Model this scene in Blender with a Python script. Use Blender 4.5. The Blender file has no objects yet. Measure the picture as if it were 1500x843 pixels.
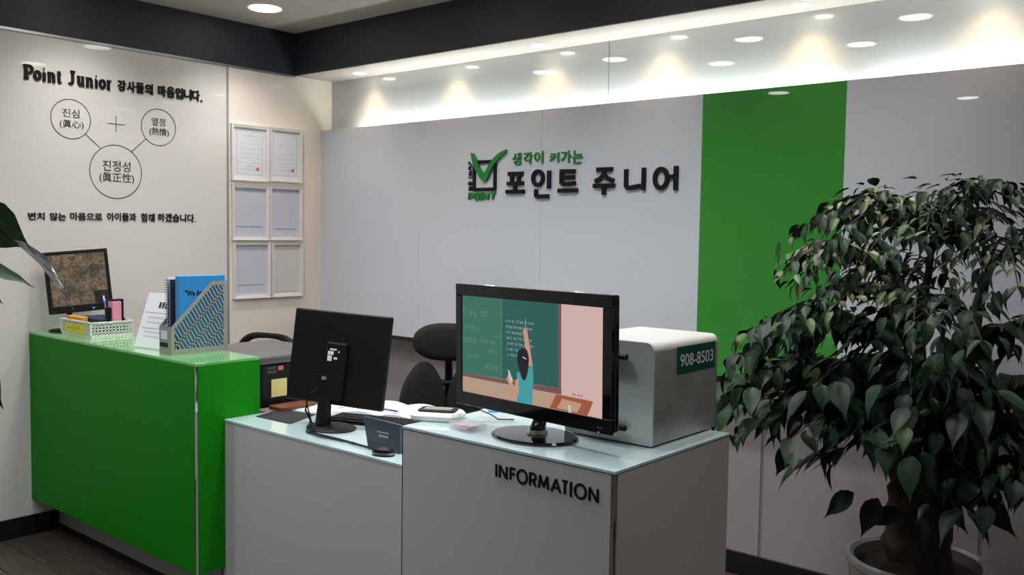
import bpy, bmesh, math, random
from mathutils import Vector, Matrix
PI = math.pi
SC = bpy.context.scene
COL = SC.collection

# ------------------------------------------------------------------ camera
def set_camera():
    f, yaw, pitch, roll = 1334.9, 0.70256, -0.060555, 0.015315
    fw = Vector((-math.sin(yaw)*math.cos(pitch), math.cos(yaw)*math.cos(pitch), math.sin(pitch)))
    r0 = Vector((math.cos(yaw), math.sin(yaw), 0)); u0 = r0.cross(fw)
    r = math.cos(roll)*r0 + math.sin(roll)*u0
    u = -math.sin(roll)*r0 + math.cos(roll)*u0
    cd = bpy.data.cameras.new('camera'); cam = bpy.data.objects.new('camera', cd); COL.objects.link(cam)
    M = Matrix((r, u, -fw)).transposed().to_4x4(); M.translation = (4.7274, -3.6763, 1.55)
    cam.matrix_world = M
    cd.sensor_width = 36; cd.lens = f/1500*36; cd.clip_start = .05; cd.clip_end = 50
    SC.camera = cam
set_camera()

# ------------------------------------------------------------------ world, exposure, light levels
w = bpy.data.worlds.new('world'); SC.world = w; w.use_nodes = True
w.node_tree.nodes['Background'].inputs[0].default_value = (.75, .85, 1, 1)
w.node_tree.nodes['Background'].inputs[1].default_value = .02
SC.view_settings.view_transform = 'Standard'; SC.view_settings.look = 'None'
SC.view_settings.gamma = 1; SC.view_settings.use_curve_mapping = False
SC.view_settings.exposure = 0.0
CEILING_SPOT = 46.0      # W, each ceiling downlight near the counters
ROOM_SPOT = 54.0         # W, each cool downlight over the waiting area in front of the counters
SIDE_SPOT = 4.0          # W, the dimmed downlights at the right-hand side
NICHE_SPOT = 6.5         # W, each warm halogen in the soffit
COVE = 5.5              # W, each tube of the cove
DISC = 14.0              # emission of a downlight diffuser

# ------------------------------------------------------------------ measured setting (metres)
ZC = 2.753; ZF = 2.4957; ZT = 2.1779; ZB = .925; DF = -.2034; DN = .085; LR = .146
GX = 1.5316; GY = -1.7919; GY2 = -1.5003; ZG = 1.0226; ZGB = .184; GK = -1.6636
DY = -1.6651; ZD = .7879; IX0 = 2.7023; IX1 = 3.4793; IY2 = -1.1786; ZI = .9565
RX = 6.6; RY = -6.2

# ------------------------------------------------------------------ materials
def mat(name, col, rough=.5, metal=0, coat=0, emit=None, es=1, noise=None, spec=.5, trans=0, bump=None, alpha=1, coatr=.03, ior=1.5):
    m = bpy.data.materials.new(name); m.use_nodes = True
    nt = m.node_tree; b = nt.nodes['Principled BSDF']
    I = b.inputs
    I['Base Color'].default_value = (*col, 1); I['Roughness'].default_value = rough
    I['Metallic'].default_value = metal; I['Coat Weight'].default_value = coat
    I['Coat Roughness'].default_value = coatr; I['Specular IOR Level'].default_value = spec
    I['Transmission Weight'].default_value = trans; I['IOR'].default_value = ior
    I['Alpha'].default_value = alpha
    if emit: I['Emission Color'].default_value = (*emit, 1); I['Emission Strength'].default_value = es
    if noise or bump:
        tc = nt.nodes.new('ShaderNodeTexCoord'); mp = nt.nodes.new('ShaderNodeMapping')
        nt.links.new(tc.outputs['Object'], mp.inputs[0])
        sc = (noise or bump)[0]
        if not isinstance(sc, (int, float)): mp.inputs['Scale'].default_value = sc; s = 1
        else: s = sc
        n = nt.nodes.new('ShaderNodeTexNoise'); n.inputs['Scale'].default_value = s; n.inputs['Detail'].default_value = 5
        nt.links.new(mp.outputs[0], n.inputs['Vector'])
        if noise:
            r = nt.nodes.new('ShaderNodeValToRGB'); c2 = noise[1]
            r.color_ramp.elements[0].position = .3; r.color_ramp.elements[1].position = .7
            r.color_ramp.elements[0].color = (*col, 1); r.color_ramp.elements[1].color = (*c2, 1)
            nt.links.new(n.outputs[0], r.inputs[0]); nt.links.new(r.outputs[0], I['Base Color'])
        if bump:
            bp = nt.nodes.new('ShaderNodeBump'); bp.inputs['Strength'].default_value = bump[1]; bp.inputs['Distance'].default_value = .002
            nt.links.new(n.outputs[0], bp.inputs['Height']); nt.links.new(bp.outputs[0], I['Normal'])
    return m
M = {}
M['wall_white'] = mat('lacquered_white_board', (.70, .67, .64), .35, coat=.55, coatr=.02)
M['wall_cream'] = mat('cream_board', (.84, .75, .67), .35, coat=.4, coatr=.03)
M['paint'] = mat('painted_wall', (.60, .58, .56), .7)
M['ceiling'] = mat('ceiling_paint', (.62, .57, .53), .8)
M['soffit'] = mat('soffit_paint', (.50, .455, .42), .5)
M['navy'] = mat('navy_fascia', (.022, .023, .036), .55, noise=(60, (.027, .028, .042)))
M['glass_white'] = mat('white_back_painted_glass', (.60, .64, .71), .25, coat=1, coatr=.01)
M['glass_upper'] = mat('upper_white_glass', (.52, .55, .55), .3, coat=1, coatr=.01)
M['glass_green'] = mat('green_back_painted_glass', (.040, .27, .034), .25, coat=.8, coatr=.01)
M['low_panel'] = mat('lower_white_panel', (.34, .315, .32), .35, coat=.2, coatr=.15)
M['brown'] = mat('brown_strip', (.22, .16, .12), .6)
M['alu'] = mat('aluminium', (.55, .55, .56), .3, metal=1)
M['trim_grey'] = mat('grey_trim', (.42, .42, .44), .35, metal=.6)
M['chrome'] = mat('chrome', (.75, .75, .75), .08, metal=1)
M['base_black'] = mat('black_baseboard', (.008, .008, .01), .35)
M['floor'] = mat('wood_vinyl', (.050, .040, .028), .55, spec=.3, noise=((3, 40, 3), (.085, .068, .048)))
M['floor2'] = mat('wood_vinyl_dark', (.036, .029, .021), .55, spec=.3, noise=((3, 40, 3), (.065, .052, .038)))
M['green_lam'] = mat('green_laminate', (.007, .225, .005), .5, spec=.12)
M['green_glass'] = mat('green_glass_top', (.16, .50, .15), .15, coat=1, coatr=.01, spec=1)
M['white_lam'] = mat('grey_white_laminate', (.56, .54, .55), .35, coat=.15, coatr=.1, noise=(1.2, (.52, .505, .515)))
M['top_glass'] = mat('pale_glass_top', (.57, .74, .76), .12, coat=1, coatr=.01, spec=.8)
M['glass_edge'] = mat('glass_edge', (.05, .10, .09), .15)
M['kick'] = mat('grey_kickplate', (.46, .45, .45), .4, metal=.3)
M['black'] = mat('black_plastic', (.005, .005, .006), .45, spec=.25)
M['black_matte'] = mat('black_matte', (.008, .008, .009), .75, bump=(500, .3))
M['piano'] = mat('gloss_black_plastic', (.004, .004, .005), .06, coat=1, coatr=.01)
M['mesh_black'] = mat('black_mesh_fabric', (.006, .006, .007), .9)
M['letter_black'] = mat('black_letter', (.008, .008, .010), .5, spec=.2)
M['ink'] = mat('black_ink', (.03, .03, .035), .6)
M['ink_grey'] = mat('grey_ink', (.28, .28, .32), .7)
M['ink_light'] = mat('light_grey_ink', (.50, .50, .56), .7)
M['red'] = mat('red_seal', (.7, .12, .10), .6)
M['letter_green'] = mat('green_letter', (.02, .22, .04), .45, spec=.3)
M['paper'] = mat('white_paper', (.74, .75, .80), .7)
M['paper_b'] = mat('bluish_paper', (.58, .61, .70), .7)
M['paper_y'] = mat('aged_paper', (.66, .66, .62), .7)
M['frame'] = mat('white_frame', (.76, .72, .70), .4)
M['clear'] = mat('clear_plastic', (.9, .9, .9), .08, alpha=.35)
M['grey_plastic'] = mat('grey_plastic', (.30, .30, .28), .5)
M['white_plastic'] = mat('white_plastic', (.80, .80, .78), .35)
M['white_metal'] = mat('white_enamelled_metal', (.60, .60, .59), .35, coat=.1)
M['brushed'] = mat('brushed_steel', (.66, .71, .70), .3, metal=.2)
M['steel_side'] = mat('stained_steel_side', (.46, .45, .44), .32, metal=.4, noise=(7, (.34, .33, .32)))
M['sign_green'] = mat('dark_green_sticker', (.008, .085, .045), .4)
M['blue'] = mat('blue_plastic_folder', (.035, .25, .62), .3)
M['navy_cover'] = mat('navy_cover', (.02, .03, .08), .5)
M['lime'] = mat('lime_card', (.35, .5, .15), .5)
M['yellow'] = mat('yellow_paper', (.75, .58, .03), .6)
M['postit'] = mat('pale_yellow_note', (.72, .66, .26), .7)
M['orange'] = mat('orange_card', (.72, .36, .04), .5)
M['pink'] = mat('pink_plastic', (.75, .28, .42), .35)
M['purple'] = mat('blue_ink_pen', (.07, .05, .42), .3)
M['printer_top'] = mat('grey_printer_lid', (.09, .088, .088), .35)
M['slate'] = mat('slate_blue_card', (.045, .058, .085), .4)
M['lcd'] = mat('lcd', (.30, .31, .24), .2)
M['wood_red'] = mat('red_brown_wood', (.14, .045, .022), .45)
M['blue_dot'] = mat('light_blue_plastic', (.10, .35, .70), .3)
M['ceramic'] = mat('glazed_ceramic', (.42, .42, .44), .12, coat=.6)
M['soil'] = mat('soil', (.018, .013, .010), .95, noise=(60, (.05, .038, .028)), bump=(80, 1))
M['bark'] = mat('bark', (.030, .022, .016), .9, noise=((20, 20, 4), (.065, .050, .036)), bump=((40, 40, 8), .8))
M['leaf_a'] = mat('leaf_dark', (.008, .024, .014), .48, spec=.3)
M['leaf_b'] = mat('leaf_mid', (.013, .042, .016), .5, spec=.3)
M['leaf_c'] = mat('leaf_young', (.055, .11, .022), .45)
M['leaf_d'] = mat('leaf_pale', (.13, .13, .06), .5)  # pale young-leaf tone, with niche light on the upper leaves put into the colour
M['disc'] = mat('downlight_diffuser', (1, 1, 1), .5, emit=(1, .97, .92), es=DISC)
M['disc_warm'] = mat('halogen_bulb', (1, 1, 1), .5, emit=(1, .88, .70), es=DISC)
M['tube'] = mat('fluorescent_tube', (1, 1, 1), .5, emit=(.94, 1, .98), es=6)
M['led_blue'] = mat('blue_led', (.1, .1, 1), .5, emit=(.12, .12, 1), es=1.6)
def scr(name, col, s=.8): return mat(name, (0, 0, 0), .25, emit=col, es=s, spec=.3)
M['s_wall'] = scr('screen_pink_wall', (.76, .52, .50)); M['s_wall2'] = scr('screen_beige_wall', (.56, .38, .28))
M['s_board'] = scr('screen_chalkboard', (.035, .135, .125)); M['s_board2'] = scr('screen_chalkboard_light', (.055, .20, .15))
M['s_frame'] = scr('screen_board_frame', (.22, .11, .10)); M['s_chalk'] = scr('screen_chalk', (.42, .55, .48)); M['s_chalk2'] = scr('screen_faint_chalk', (.14, .30, .23))
M['s_hair'] = scr('screen_hair', (.025, .02, .03)); M['s_skin'] = scr('screen_skin', (.66, .36, .26)); M['s_teal'] = scr('screen_teal_shirt', (.07, .40, .42))
M['s_wood'] = scr('screen_lectern', (.40, .12, .06)); M['s_wood2'] = scr('screen_lectern_top', (.62, .36, .26)); M['s_paper'] = scr('screen_paper', (.70, .66, .62)); M['s_ink'] = scr('screen_ink', (.15, .08, .3))
M['s_seam'] = scr('screen_seam', (.16, .36, .30))
def cctv_mat(name, c1, c2):
    m = scr(name, c1, .8); nt = m.node_tree
    tc = nt.nodes.new('ShaderNodeTexCoord'); n = nt.nodes.new('ShaderNodeTexNoise'); n.inputs['Scale'].default_value = 34; n.inputs['Detail'].default_value = 3; n.inputs['Distortion'].default_value = 1.5
    r = nt.nodes.new('ShaderNodeValToRGB'); r.color_ramp.elements[0].color = (*c1, 1); r.color_ramp.elements[1].color = (*c2, 1); r.color_ramp.elements[0].position = .4; r.color_ramp.elements[1].position = .62
    sp = nt.nodes.new('ShaderNodeSeparateColor')
    nt.links.new(tc.outputs['Object'], n.inputs['Vector']); nt.links.new(n.outputs['Color'], sp.inputs[0]); nt.links.new(sp.outputs[0], r.inputs[0])
    nt.links.new(r.outputs[0], nt.nodes['Principled BSDF'].inputs['Emission Color']); return m
M['cam1'] = cctv_mat('camera_view_tan', (.10, .075, .05), (.25, .185, .13))
M['cam2'] = cctv_mat('camera_view_grey', (.08, .07, .05), (.18, .16, .12))
M['cam3'] = cctv_mat('camera_view_dark', (.022, .022, .02), (.04, .04, .035))

# ------------------------------------------------------------------ mesh building
class MB:
    def __init__(s): s.v = []; s.f = []; s.m = []; s.sm = []
    def add(s, vs, fs, mi=0, smooth=False):
        o = len(s.v); s.v += [tuple(v) for v in vs]
        for f in fs: s.f.append(tuple(i+o for i in f)); s.m.append(mi); s.sm.append(smooth)
        return s
    def box(s, x0, y0, z0, x1, y1, z1, mi=0):
        vs = [(x, y, z) for z in (z0, z1) for y in (y0, y1) for x in (x0, x1)]
        return s.add(vs, [(0, 2, 3, 1), (4, 5, 7, 6), (0, 1, 5, 4), (2, 6, 7, 3), (0, 4, 6, 2), (1, 3, 7, 5)], mi)
    def bar(s, a, b, wd, th, up=(0, 0, 1), mi=0):
        a = Vector(a); b = Vector(b); d = (b-a).normalized(); u = Vector(up); sd = d.cross(u).normalized(); u = sd.cross(d)
        vs = [p + sd*i*wd/2 + u*j*th/2 for p in (a, b) for i, j in ((-1, -1), (1, -1), (1, 1), (-1, 1))]
        return s.add(vs, [(3, 2, 1, 0), (4, 5, 6, 7), (0, 1, 5, 4), (1, 2, 6, 5), (2, 3, 7, 6), (3, 0, 4, 7)], mi)
    def tube(s, pts, rad, n=8, mi=0):
        pts = [Vector(p) for p in pts]; rad = rad if isinstance(rad, (list, tuple)) else [rad]*len(pts)
        vs = []; fs = []; ref = Vector((.31, .17, .93))
        for i, p in enumerate(pts):
            d = (pts[min(i+1, len(pts)-1)]-pts[max(i-1, 0)]).normalized()
            a = d.cross(ref); a = a.normalized() if a.length > 1e-4 else d.orthogonal().normalized(); b = d.cross(a)
            vs += [p + (a*math.cos(2*PI*k/n)+b*math.sin(2*PI*k/n))*rad[i] for k in range(n)]
        for i in range(len(pts)-1):
            fs += [(i*n+k, i*n+(k+1) % n, (i+1)*n+(k+1) % n, (i+1)*n+k) for k in range(n)]
        fs += [tuple(range(n))[::-1], tuple((len(pts)-1)*n+k for k in range(n))]
        return s.add(vs, fs, mi, True)
    def lathe(s, prof, c=(0, 0, 0), n=32, mi=0, sx=1, sy=1, close=True):
        vs = []; fs = []; c = Vector(c)
        for r, z in prof: vs += [c+Vector((r*sx*math.cos(2*PI*k/n), r*sy*math.sin(2*PI*k/n), z)) for k in range(n)]
        for i in range(len(prof)-1): fs += [(i*n+k, i*n+(k+1) % n, (i+1)*n+(k+1) % n, (i+1)*n+k) for k in range(n)]
        if close: fs += [tuple(range(n))[::-1], tuple((len(prof)-1)*n+k for k in range(n))]
        return s.add(vs, fs, mi, True)
    def prism(s, poly, fn, d0, d1, mi=0):
        """poly 2-D outline, fn(a, b, d) -> 3-D; extruded between d0 and d1"""
        n = len(poly); vs = [fn(a, b, d0) for a, b in poly]+[fn(a, b, d1) for a, b in poly]
        return s.add(vs, [tuple(range(n))[::-1], tuple(range(n, 2*n))]+[(i, (i+1) % n, n+(i+1) % n, n+i) for i in range(n)], mi)
    def mesh(s, name, mats):
        me = bpy.data.meshes.new(name); me.from_pydata(s.v, [], s.f)
        for m in (mats if isinstance(mats, (list, tuple)) else [mats]): me.materials.append(M[m] if isinstance(m, str) else m)
        for p, mi, sm in zip(me.polygons, s.m, s.sm): p.material_index = mi; p.use_smooth = sm
        bm = bmesh.new(); bm.from_mesh(me); bmesh.ops.recalc_face_normals(bm, faces=bm.faces); bm.to_mesh(me); bm.free()
        return me
    def build(s, name, mats, parent=None, bevel=0, seg=2, label=None):
        o = bpy.data.objects.new(name, s.mesh(name, mats)); COL.objects.link(o); o.parent = parent
        if bevel:
            b = o.modifiers.new('bevel', 'BEVEL'); b.width = bevel; b.segments = seg; b.limit_method = 'ANGLE'; b.angle_limit = .7
            b.harden_normals = False
        if s.sm and any(s.sm):
            e = o.modifiers.new('edge', 'EDGE_SPLIT'); e.split_angle = .6
        if label: o['label'] = label
        return o
def tag(o, label=None, cat=None, group=None, kind=None):
    if label: o['label'] = label
    if cat: o['category'] = cat
    if group: o['group'] = group
    if kind: o['kind'] = kind
    return o
def thing(name, label, cat, loc=(0, 0, 0), rz=0, group=None):
    o = bpy.data.objects.new(name, None); COL.objects.link(o); o.empty_display_size = .05
    o.location = loc; o.rotation_euler = (0, 0, rz); return tag(o, label, cat, group)
def struct(name, mb, m, label=None, bevel=0):
    return tag(mb.build(name, m, None, bevel), label, None, None, 'structure')
def copy_tree(o, parent=None):
    c = o.copy(); COL.objects.link(c); c.parent = parent
    for ch in list(o.children): copy_tree(ch, c)
    return c
B = lambda *a, **k: MB().box(*a, **k)
# planes a, z, depth-out-of-wall -> world
LEFTP = lambda a, z, d: (d, a, z)
BACKP = lambda a, z, d: (a, -d, z)
INFOP = lambda a, z, d: (a, GY-d, z)
def text_mb(body, box, fn, d0, d1, bold=0, rot=0, shear=0, mi=0, mb=None, fit=True):
    """letters as solid outlines fitted to the box (a0, z0, a1, z1) of a plane"""
    cu = bpy.data.curves.new('t', 'FONT'); cu.body = body; cu.offset = bold; cu.extrude = .5; cu.resolution_u = 4; cu.shear = shear
    o = bpy.data.objects.new('t', cu); COL.objects.link(o)
    dg = bpy.context.evaluated_depsgraph_get(); me = bpy.data.meshes.new_from_object(o.evaluated_get(dg))
    P = [v.co.copy() for v in me.vertices]
    if rot: P = [Vector((p.y, -p.x, p.z)) for p in P]      # turned 90 degrees clockwise
    x0 = min(p.x for p in P); x1 = max(p.x for p in P); y0 = min(p.y for p in P); y1 = max(p.y for p in P); zs = max(p.z for p in P) or 1
    a0, b0, a1, b1 = box
    vs = [fn(a0+(p.x-x0)/(x1-x0)*(a1-a0), b0+(p.y-y0)/(y1-y0)*(b1-b0), d1 if p.z > 0 else d0) for p in P]
    mb = mb or MB(); mb.add(vs, [tuple(p.vertices) for p in me.polygons], mi)
    bpy.data.objects.remove(o); bpy.data.curves.remove(cu); bpy.data.meshes.remove(me)
    return mb
def strokes_mb(strokes, box, fn, d0, d1, wd, mb=None, mi=0):
    """polylines in a unit box drawn with a pen of width wd (metres)"""
    mb = mb or MB(); a0, b0, a1, b1 = box
    parts = []
    for st in strokes:                       # pens lift at sharp corners
        P = [Vector((a0+x*(a1-a0), b0+y*(b1-b0))) for x, y in st]; cur = [P[0]]
        for i in range(1, len(P)):
            cur.append(P[i])
            if i < len(P)-1:
                u = (P[i]-P[i-1]); v = (P[i+1]-P[i])
                if u.length > 1e-6 and v.length > 1e-6 and u.normalized().dot(v.normalized()) < -.2: parts.append(cur); cur = [P[i]]
        parts.append(cur)
    for si, P in enumerate(parts):
        P = [p for i, p in enumerate(P) if i == 0 or (p-P[i-1]).length > 1e-6]
        if len(P) < 2: continue
        closed = len(P) > 3 and (P[0]-P[-1]).length < 1e-5
        if closed: P = P[:-1]
        n = len(P); top = d1+(d1-d0)*.03*si; vs = []
        for i, p in enumerate(P):
            q0 = P[i-1] if (i or closed) else None; q1 = P[(i+1) % n] if (i < n-1 or closed) else None
            da = (p-q0).normalized() if q0 is not None else (q1-p).normalized()
            db = (q1-p).normalized() if q1 is not None else da
            na = Vector((-da.y, da.x)); nb = Vector((-db.y, db.x)); mt = na+nb
            mt = mt.normalized() if mt.length > 1e-3 else na
            k = wd/2/max(.45, mt.dot(na))
            for sg_, dd in ((-1, d0), (1, d0), (1, top), (-1, top)): vs.append(fn(p.x+mt.x*k*sg_, p.y+mt.y*k*sg_, dd))
        fs = []
        for i in range(n if closed else n-1):
            j = (i+1) % n; fs += [(4*i+c, 4*i+(c+1) % 4, 4*j+(c+1) % 4, 4*j+c) for c in range(4)]
        if not closed: fs += [(0, 1, 2, 3), (4*n-1, 4*n-2, 4*n-3, 4*n-4)]
        mb.add(vs, fs, mi)
    return mb
def arc(cx, cy, rx, ry, a0, a1, n=12): return [(cx+rx*math.cos(math.radians(a0+(a1-a0)*k/n)), cy+ry*math.sin(math.radians(a0+(a1-a0)*k/n))) for k in range(n+1)]

# ================================================================== SETTING
fl = struct('floor', B(-.05, RY, -.05, RX, .2, -.004), 'floor2', 'dark wood plank floor')
random.seed(2)
pl_me = [B(0, 0, -.004, 1.216, .148, 0).mesh('plank', mm) for mm in ('floor', 'floor2')]
y = -3.3; row = 0
while y < -1.45:
    x = 0.002 - (row*.47 % 1.2) * 0
    xo = -(row*.43 % 1.22)
    while xo < 1.6:
        if xo+1.216 > .02:
            x0 = max(xo, .002)
            if x0 == xo: o = bpy.data.objects.new('plank', random.choice(pl_me))
            else: o = bpy.data.objects.new('plank', B(0, 0, -.004, xo+1.216-x0, .148, 0).mesh('plank', random.choice(['floor', 'floor2'])))
            o.location = (x0, y, 0); o.parent = fl; COL.objects.link(o)
        xo += 1.22
    y += .152; row += 1
struct('ceiling', B(-.05, RY, ZC, RX, DF, ZC+.05), 'ceiling', 'pale ceiling with round downlights')
wl = struct('wall_left', B(-.10, RY, 0, -.012, LR+.1, ZC), 'paint')
B(-.012, RY, .1, 0, -.682, ZF).build('panel', 'wall_white', wl, label='glossy white board carrying the lettering')
B(-.012, -.668, .1, 0, LR, ZF).build('panel', 'wall_cream', wl, label='cream board beside the corner carrying the framed papers')
B(-.012, -.682, .1, .003, -.668, ZF).build('joint_strip', 'trim_grey', wl)
wb = struct('wall_back', B(-.1, LR+.012, 0, RX, LR+.1, ZC), 'paint')
for x0, x1 in ((0, 2.143), (2.147, 4.4), (4.404, RX)):
    B(x0, DN, ZT-.13, x1, DN+.012, ZF).build('upper_glass_panel', 'glass_upper', wb)
seams = [0, .9036, 1.7986, 2.7142, 3.3555, 4.262, 5.168, RX]
for i in range(7):
    g = i == 3
    B(seams[i]+.0006, 0, ZB, seams[i+1]-.0006, .018, ZT).build('glass_panel', 'glass_green' if g else 'glass_white', wb, label='bright green glass panel' if g else None)
B(0, .0181, ZB, RX, DN, ZB+.02).build('ledge', 'brown', wb); B(0, .02, ZT-.12, RX, DN, ZT-.10).build('cove_shelf', 'soffit', wb)
B(0, .02, ZB, RX, .03, ZT-.02).build('backing_board', 'paint', wb)
B(0, LR-.002, .875, RX, LR+.012, ZB+.02).build('shadow_strip', 'brown', wb)  # brown colour stands in for the shadow above the lower panels
lx = [0, 1.18, 2.078, 2.982, 3.885, 4.79, RX]
for i in range(6): B(lx[i]+.008, LR, .1, lx[i+1]-.008, LR+.012, .875).build('lower_panel', 'low_panel', wb)
for x in lx[1:-1]: B(x-.008, LR+.004, .1, x+.008, LR+.012, .875).build('joint_strip', 'trim_grey', wb)
struct('wall_right', B(RX, RY, 0, RX+.1, LR+.1, ZC), 'paint')
struct('wall_front', B(-.1, RY-.1, 0, RX+.1, RY, ZC), 'paint')
struct('trim_1', B(-.02, RY, ZF, .001, DF, ZC), 'navy', 'dark navy band above the left wall')
struct('trim_2', B(-.02, DF, ZF, RX, DF+.02, ZC), 'navy', 'dark navy fascia above the back wall niche')
struct('trim_3', B(-.02, DF+.02, ZF, RX, LR+.1, ZF+.02), 'soffit', 'white soffit with halogen spots over the back wall')
struct('trim_4', B(0, RY, ZF-.012, .008, DF, ZF), 'alu', 'slim metal edge under the navy band')
struct('trim_5', B(0, DF-.002, ZF-.004, RX, DF+.012, ZF-.0005), 'soffit', 'thin pale edge under the fascia')
struct('baseboard_left', B(0, RY, 0, .012, GK, .1), 'base_black', bevel=.002)
struct('baseboard_back', B(0, LR-.012, 0, RX, LR, .1), 'base_black', bevel=.002)

# ------------------------------------------------------------------ downlights
def spot(name, parent, loc, W, col, angle, blend, rad, rot=(0, 0, 0)):
    l = bpy.data.lights.new(name, 'SPOT'); l.energy = W; l.color = col; l.spot_size = math.radians(angle); l.spot_blend = blend; l.shadow_soft_size = rad
    o = bpy.data.objects.new(name, l); COL.objects.link(o); o.parent = parent; o.location = loc; o.rotation_euler = rot; return o
def downlight(x, y, z, r, label, warm):
    t = thing('recessed_downlight', label, 'light', (x, y, z), 0, 'warm halogen spots in the soffit' if warm else 'white downlights in the ceiling')
    MB().lathe([(r*1.0, -.001), (r*1.16, -.003), (r*1.18, 0.0), (r*1.0, 0.0)], n=32, close=False).build('ring', 'white_plastic', t)
    MB().lathe([(r*.98, -.0035), (r*.98, -.001)], n=32).build('diffuser', 'disc_warm' if warm else 'disc', t)
    return t
CE = [(.408, -.70, 'round white ceiling downlight nearest the navy corner'), (1.44, -.75, 'ceiling downlight above the chair behind the desk'), (2.47, -.75, 'ceiling downlight in front of the black sign letters'), (3.5, -.75, 'ceiling downlight above the leafy tree'),
      (1.13, -1.46, 'ceiling downlight above the grey file holder'), (2.16, -1.39, 'ceiling downlight above the desk monitor'), (3.13, -1.40, 'ceiling downlight above the large monitor and steel box'), (.42, -1.58, 'ceiling downlight above the white basket, near the left wall'),
      (1.65, -2.02, 'ceiling downlight in front of the low desk'), (2.65, -1.94, 'ceiling downlight just in front of the information counter'), (3.7, -2.0, 'ceiling downlight over the floor right of the information counter'), (.97, -2.78, 'ceiling downlight out before the green counter'),
      (2.66, -3.23, 'ceiling downlight above the left leafy plant'), (1.42, -3.65, 'ceiling downlight over the open floor at the left'), (4.6, -1.5, 'ceiling downlight at the right, level with the tree'), (4.4, -4.6, 'ceiling downlight behind the viewer, right'), (2.6, -4.8, 'ceiling downlight behind the viewer, left')]
for x, y, lab in CE:
    t = downlight(x, y, ZC, .085, lab or 'round white ceiling downlight out over the waiting area', False)
    spot('lamp', t, (0, 0, -.02), CEILING_SPOT if y > -1.7 else (ROOM_SPOT if x < 3.2 else SIDE_SPOT), (1, .96, .92) if y > -1.7 else (.92, .95, 1), 125 if y > -1.7 else 150, 1, .07)
for x, lab in ((.414, 'warm halogen spot in the soffit, nearest the corner'), (1.118, 'warm halogen spot in the soffit, second from the corner'), (1.80, 'warm halogen spot in the soffit above the sign logo'),
               (2.465, 'warm halogen spot in the soffit above the end of the sign'), (3.171, 'warm halogen spot in the soffit above the green panel'), (3.86, 'warm halogen spot in the soffit right of the green panel'), (4.55, 'warm halogen spot in the soffit above the plant side'), (5.25, 'warm halogen spot in the soffit, far right end')):
    t = downlight(x, -.035, ZF, .038, lab, True)
    spot('lamp', t, (0, 0, -.012), NICHE_SPOT, (1, .64, .36), 104, 1, .03, (math.radians(12), 0, 0))
# cove tubes behind the top edge of the glass panels
for i in range(4):
    x0 = .30+i*1.55; x1 = x0+1.45
    t = thing('fluorescent_tube', 'fluorescent tube in the cove behind the glass panels, '+('nearest the corner', 'above the sign', 'above the green panel', 'at the far right end')[i], 'light', (x0, .052, ZT-.10), 0, 'tubes in the cove')
    MB().tube([(.02, 0, .035), (x1-x0-.02, 0, .035)], .008, 10).build('tube', 'tube', t)
    B(0, -.014, 0, x1-x0, .014, .022).build('batten', 'white_plastic', t)
    l = bpy.data.lights.new('lamp', 'AREA'); l.shape = 'RECTANGLE'; l.size = x1-x0; l.size_y = .03; l.energy = COVE; l.color = (.95, 1, .97)
    o = bpy.data.objects.new('lamp', l); COL.objects.link(o); o.parent = t; o.location = ((x1-x0)/2, 0, .05); o.rotation_euler = (PI, 0, 0)

CAPS = {'I': [[(.5, 0), (.5, 1)]], 'N': [[(0, 0), (0, 1), (1, 0), (1, 1)]], 'F': [[(0, 0), (0, 1), (1, 1)], [(0, .52), (.9, .52)]],
 'O': [arc(.5, .5, .5, .5, 0, 360, 28)], 'R': [[(0, 0), (0, 1), (.5, 1)]+arc(.55, .74, .42, .26, 90, -90)+[(0, .48)], [(.45, .48), (1, 0)]],
 'M': [[(0, 0), (.12, 1), (.5, .12), (.88, 1), (1, 0)]], 'A': [[(0, 0), (.5, 1), (1, 0)], [(.2, .33), (.8, .33)]], 'T': [[(.5, 0), (.5, 1)], [(0, 1), (1, 1)]],
 'P': [[(0, 0), (0, 1), (.5, 1)]+arc(.55, .73, .42, .27, 90, -90)+[(0, .46)]], 'J': [[(.9, 1), (.9, .3)]+arc(.5, .3, .4, .3, 0, -170)], 'U': [[(0, 1), (0, .4)]+arc(.5, .4, .5, .4, 180, 360)+[(1, 1)]],
 '포': [[(.10, .95), (.92, .95)], [(.30, .95), (.33, .47)], [(.71, .95), (.68, .47)], [(.06, .45), (.95, .45)], [(.5, .45), (.5, .04)], [(0, .02), (1, .02)]],
 '인': [arc(.30, .72, .30, .27, 0, 360, 28), [(.97, 1), (.97, .30)], [(.20, .28), (.20, .05), (.26, 0), (.97, 0)]],
 '트': [[(.17, .38), (.17, 1), (.86, .98)], [(.17, .69), (.84, .69)], [(.17, .38), (.55, .36), (.88, .40)], [(0, .04), (1, .04)]],
 '주': [[(.14, 1), (.88, 1)], [(.52, 1), (.46, .78), (.32, .64), (.08, .54)], [(.50, .80), (.66, .64), (.94, .54)], [(0, .36), (1, .36)], [(.5, .36), (.5, 0)]],
 '니': [[(.05, .96), (.05, .24), (.12, .14), (.28, .12), (.80, .20)], [(.97, 1), (.97, 0)]],
 '어': [arc(.28, .50, .28, .40, 0, 360, 28), [(.56, .56), (.95, .56)], [(.95, 1), (.95, 0)]]}
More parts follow.
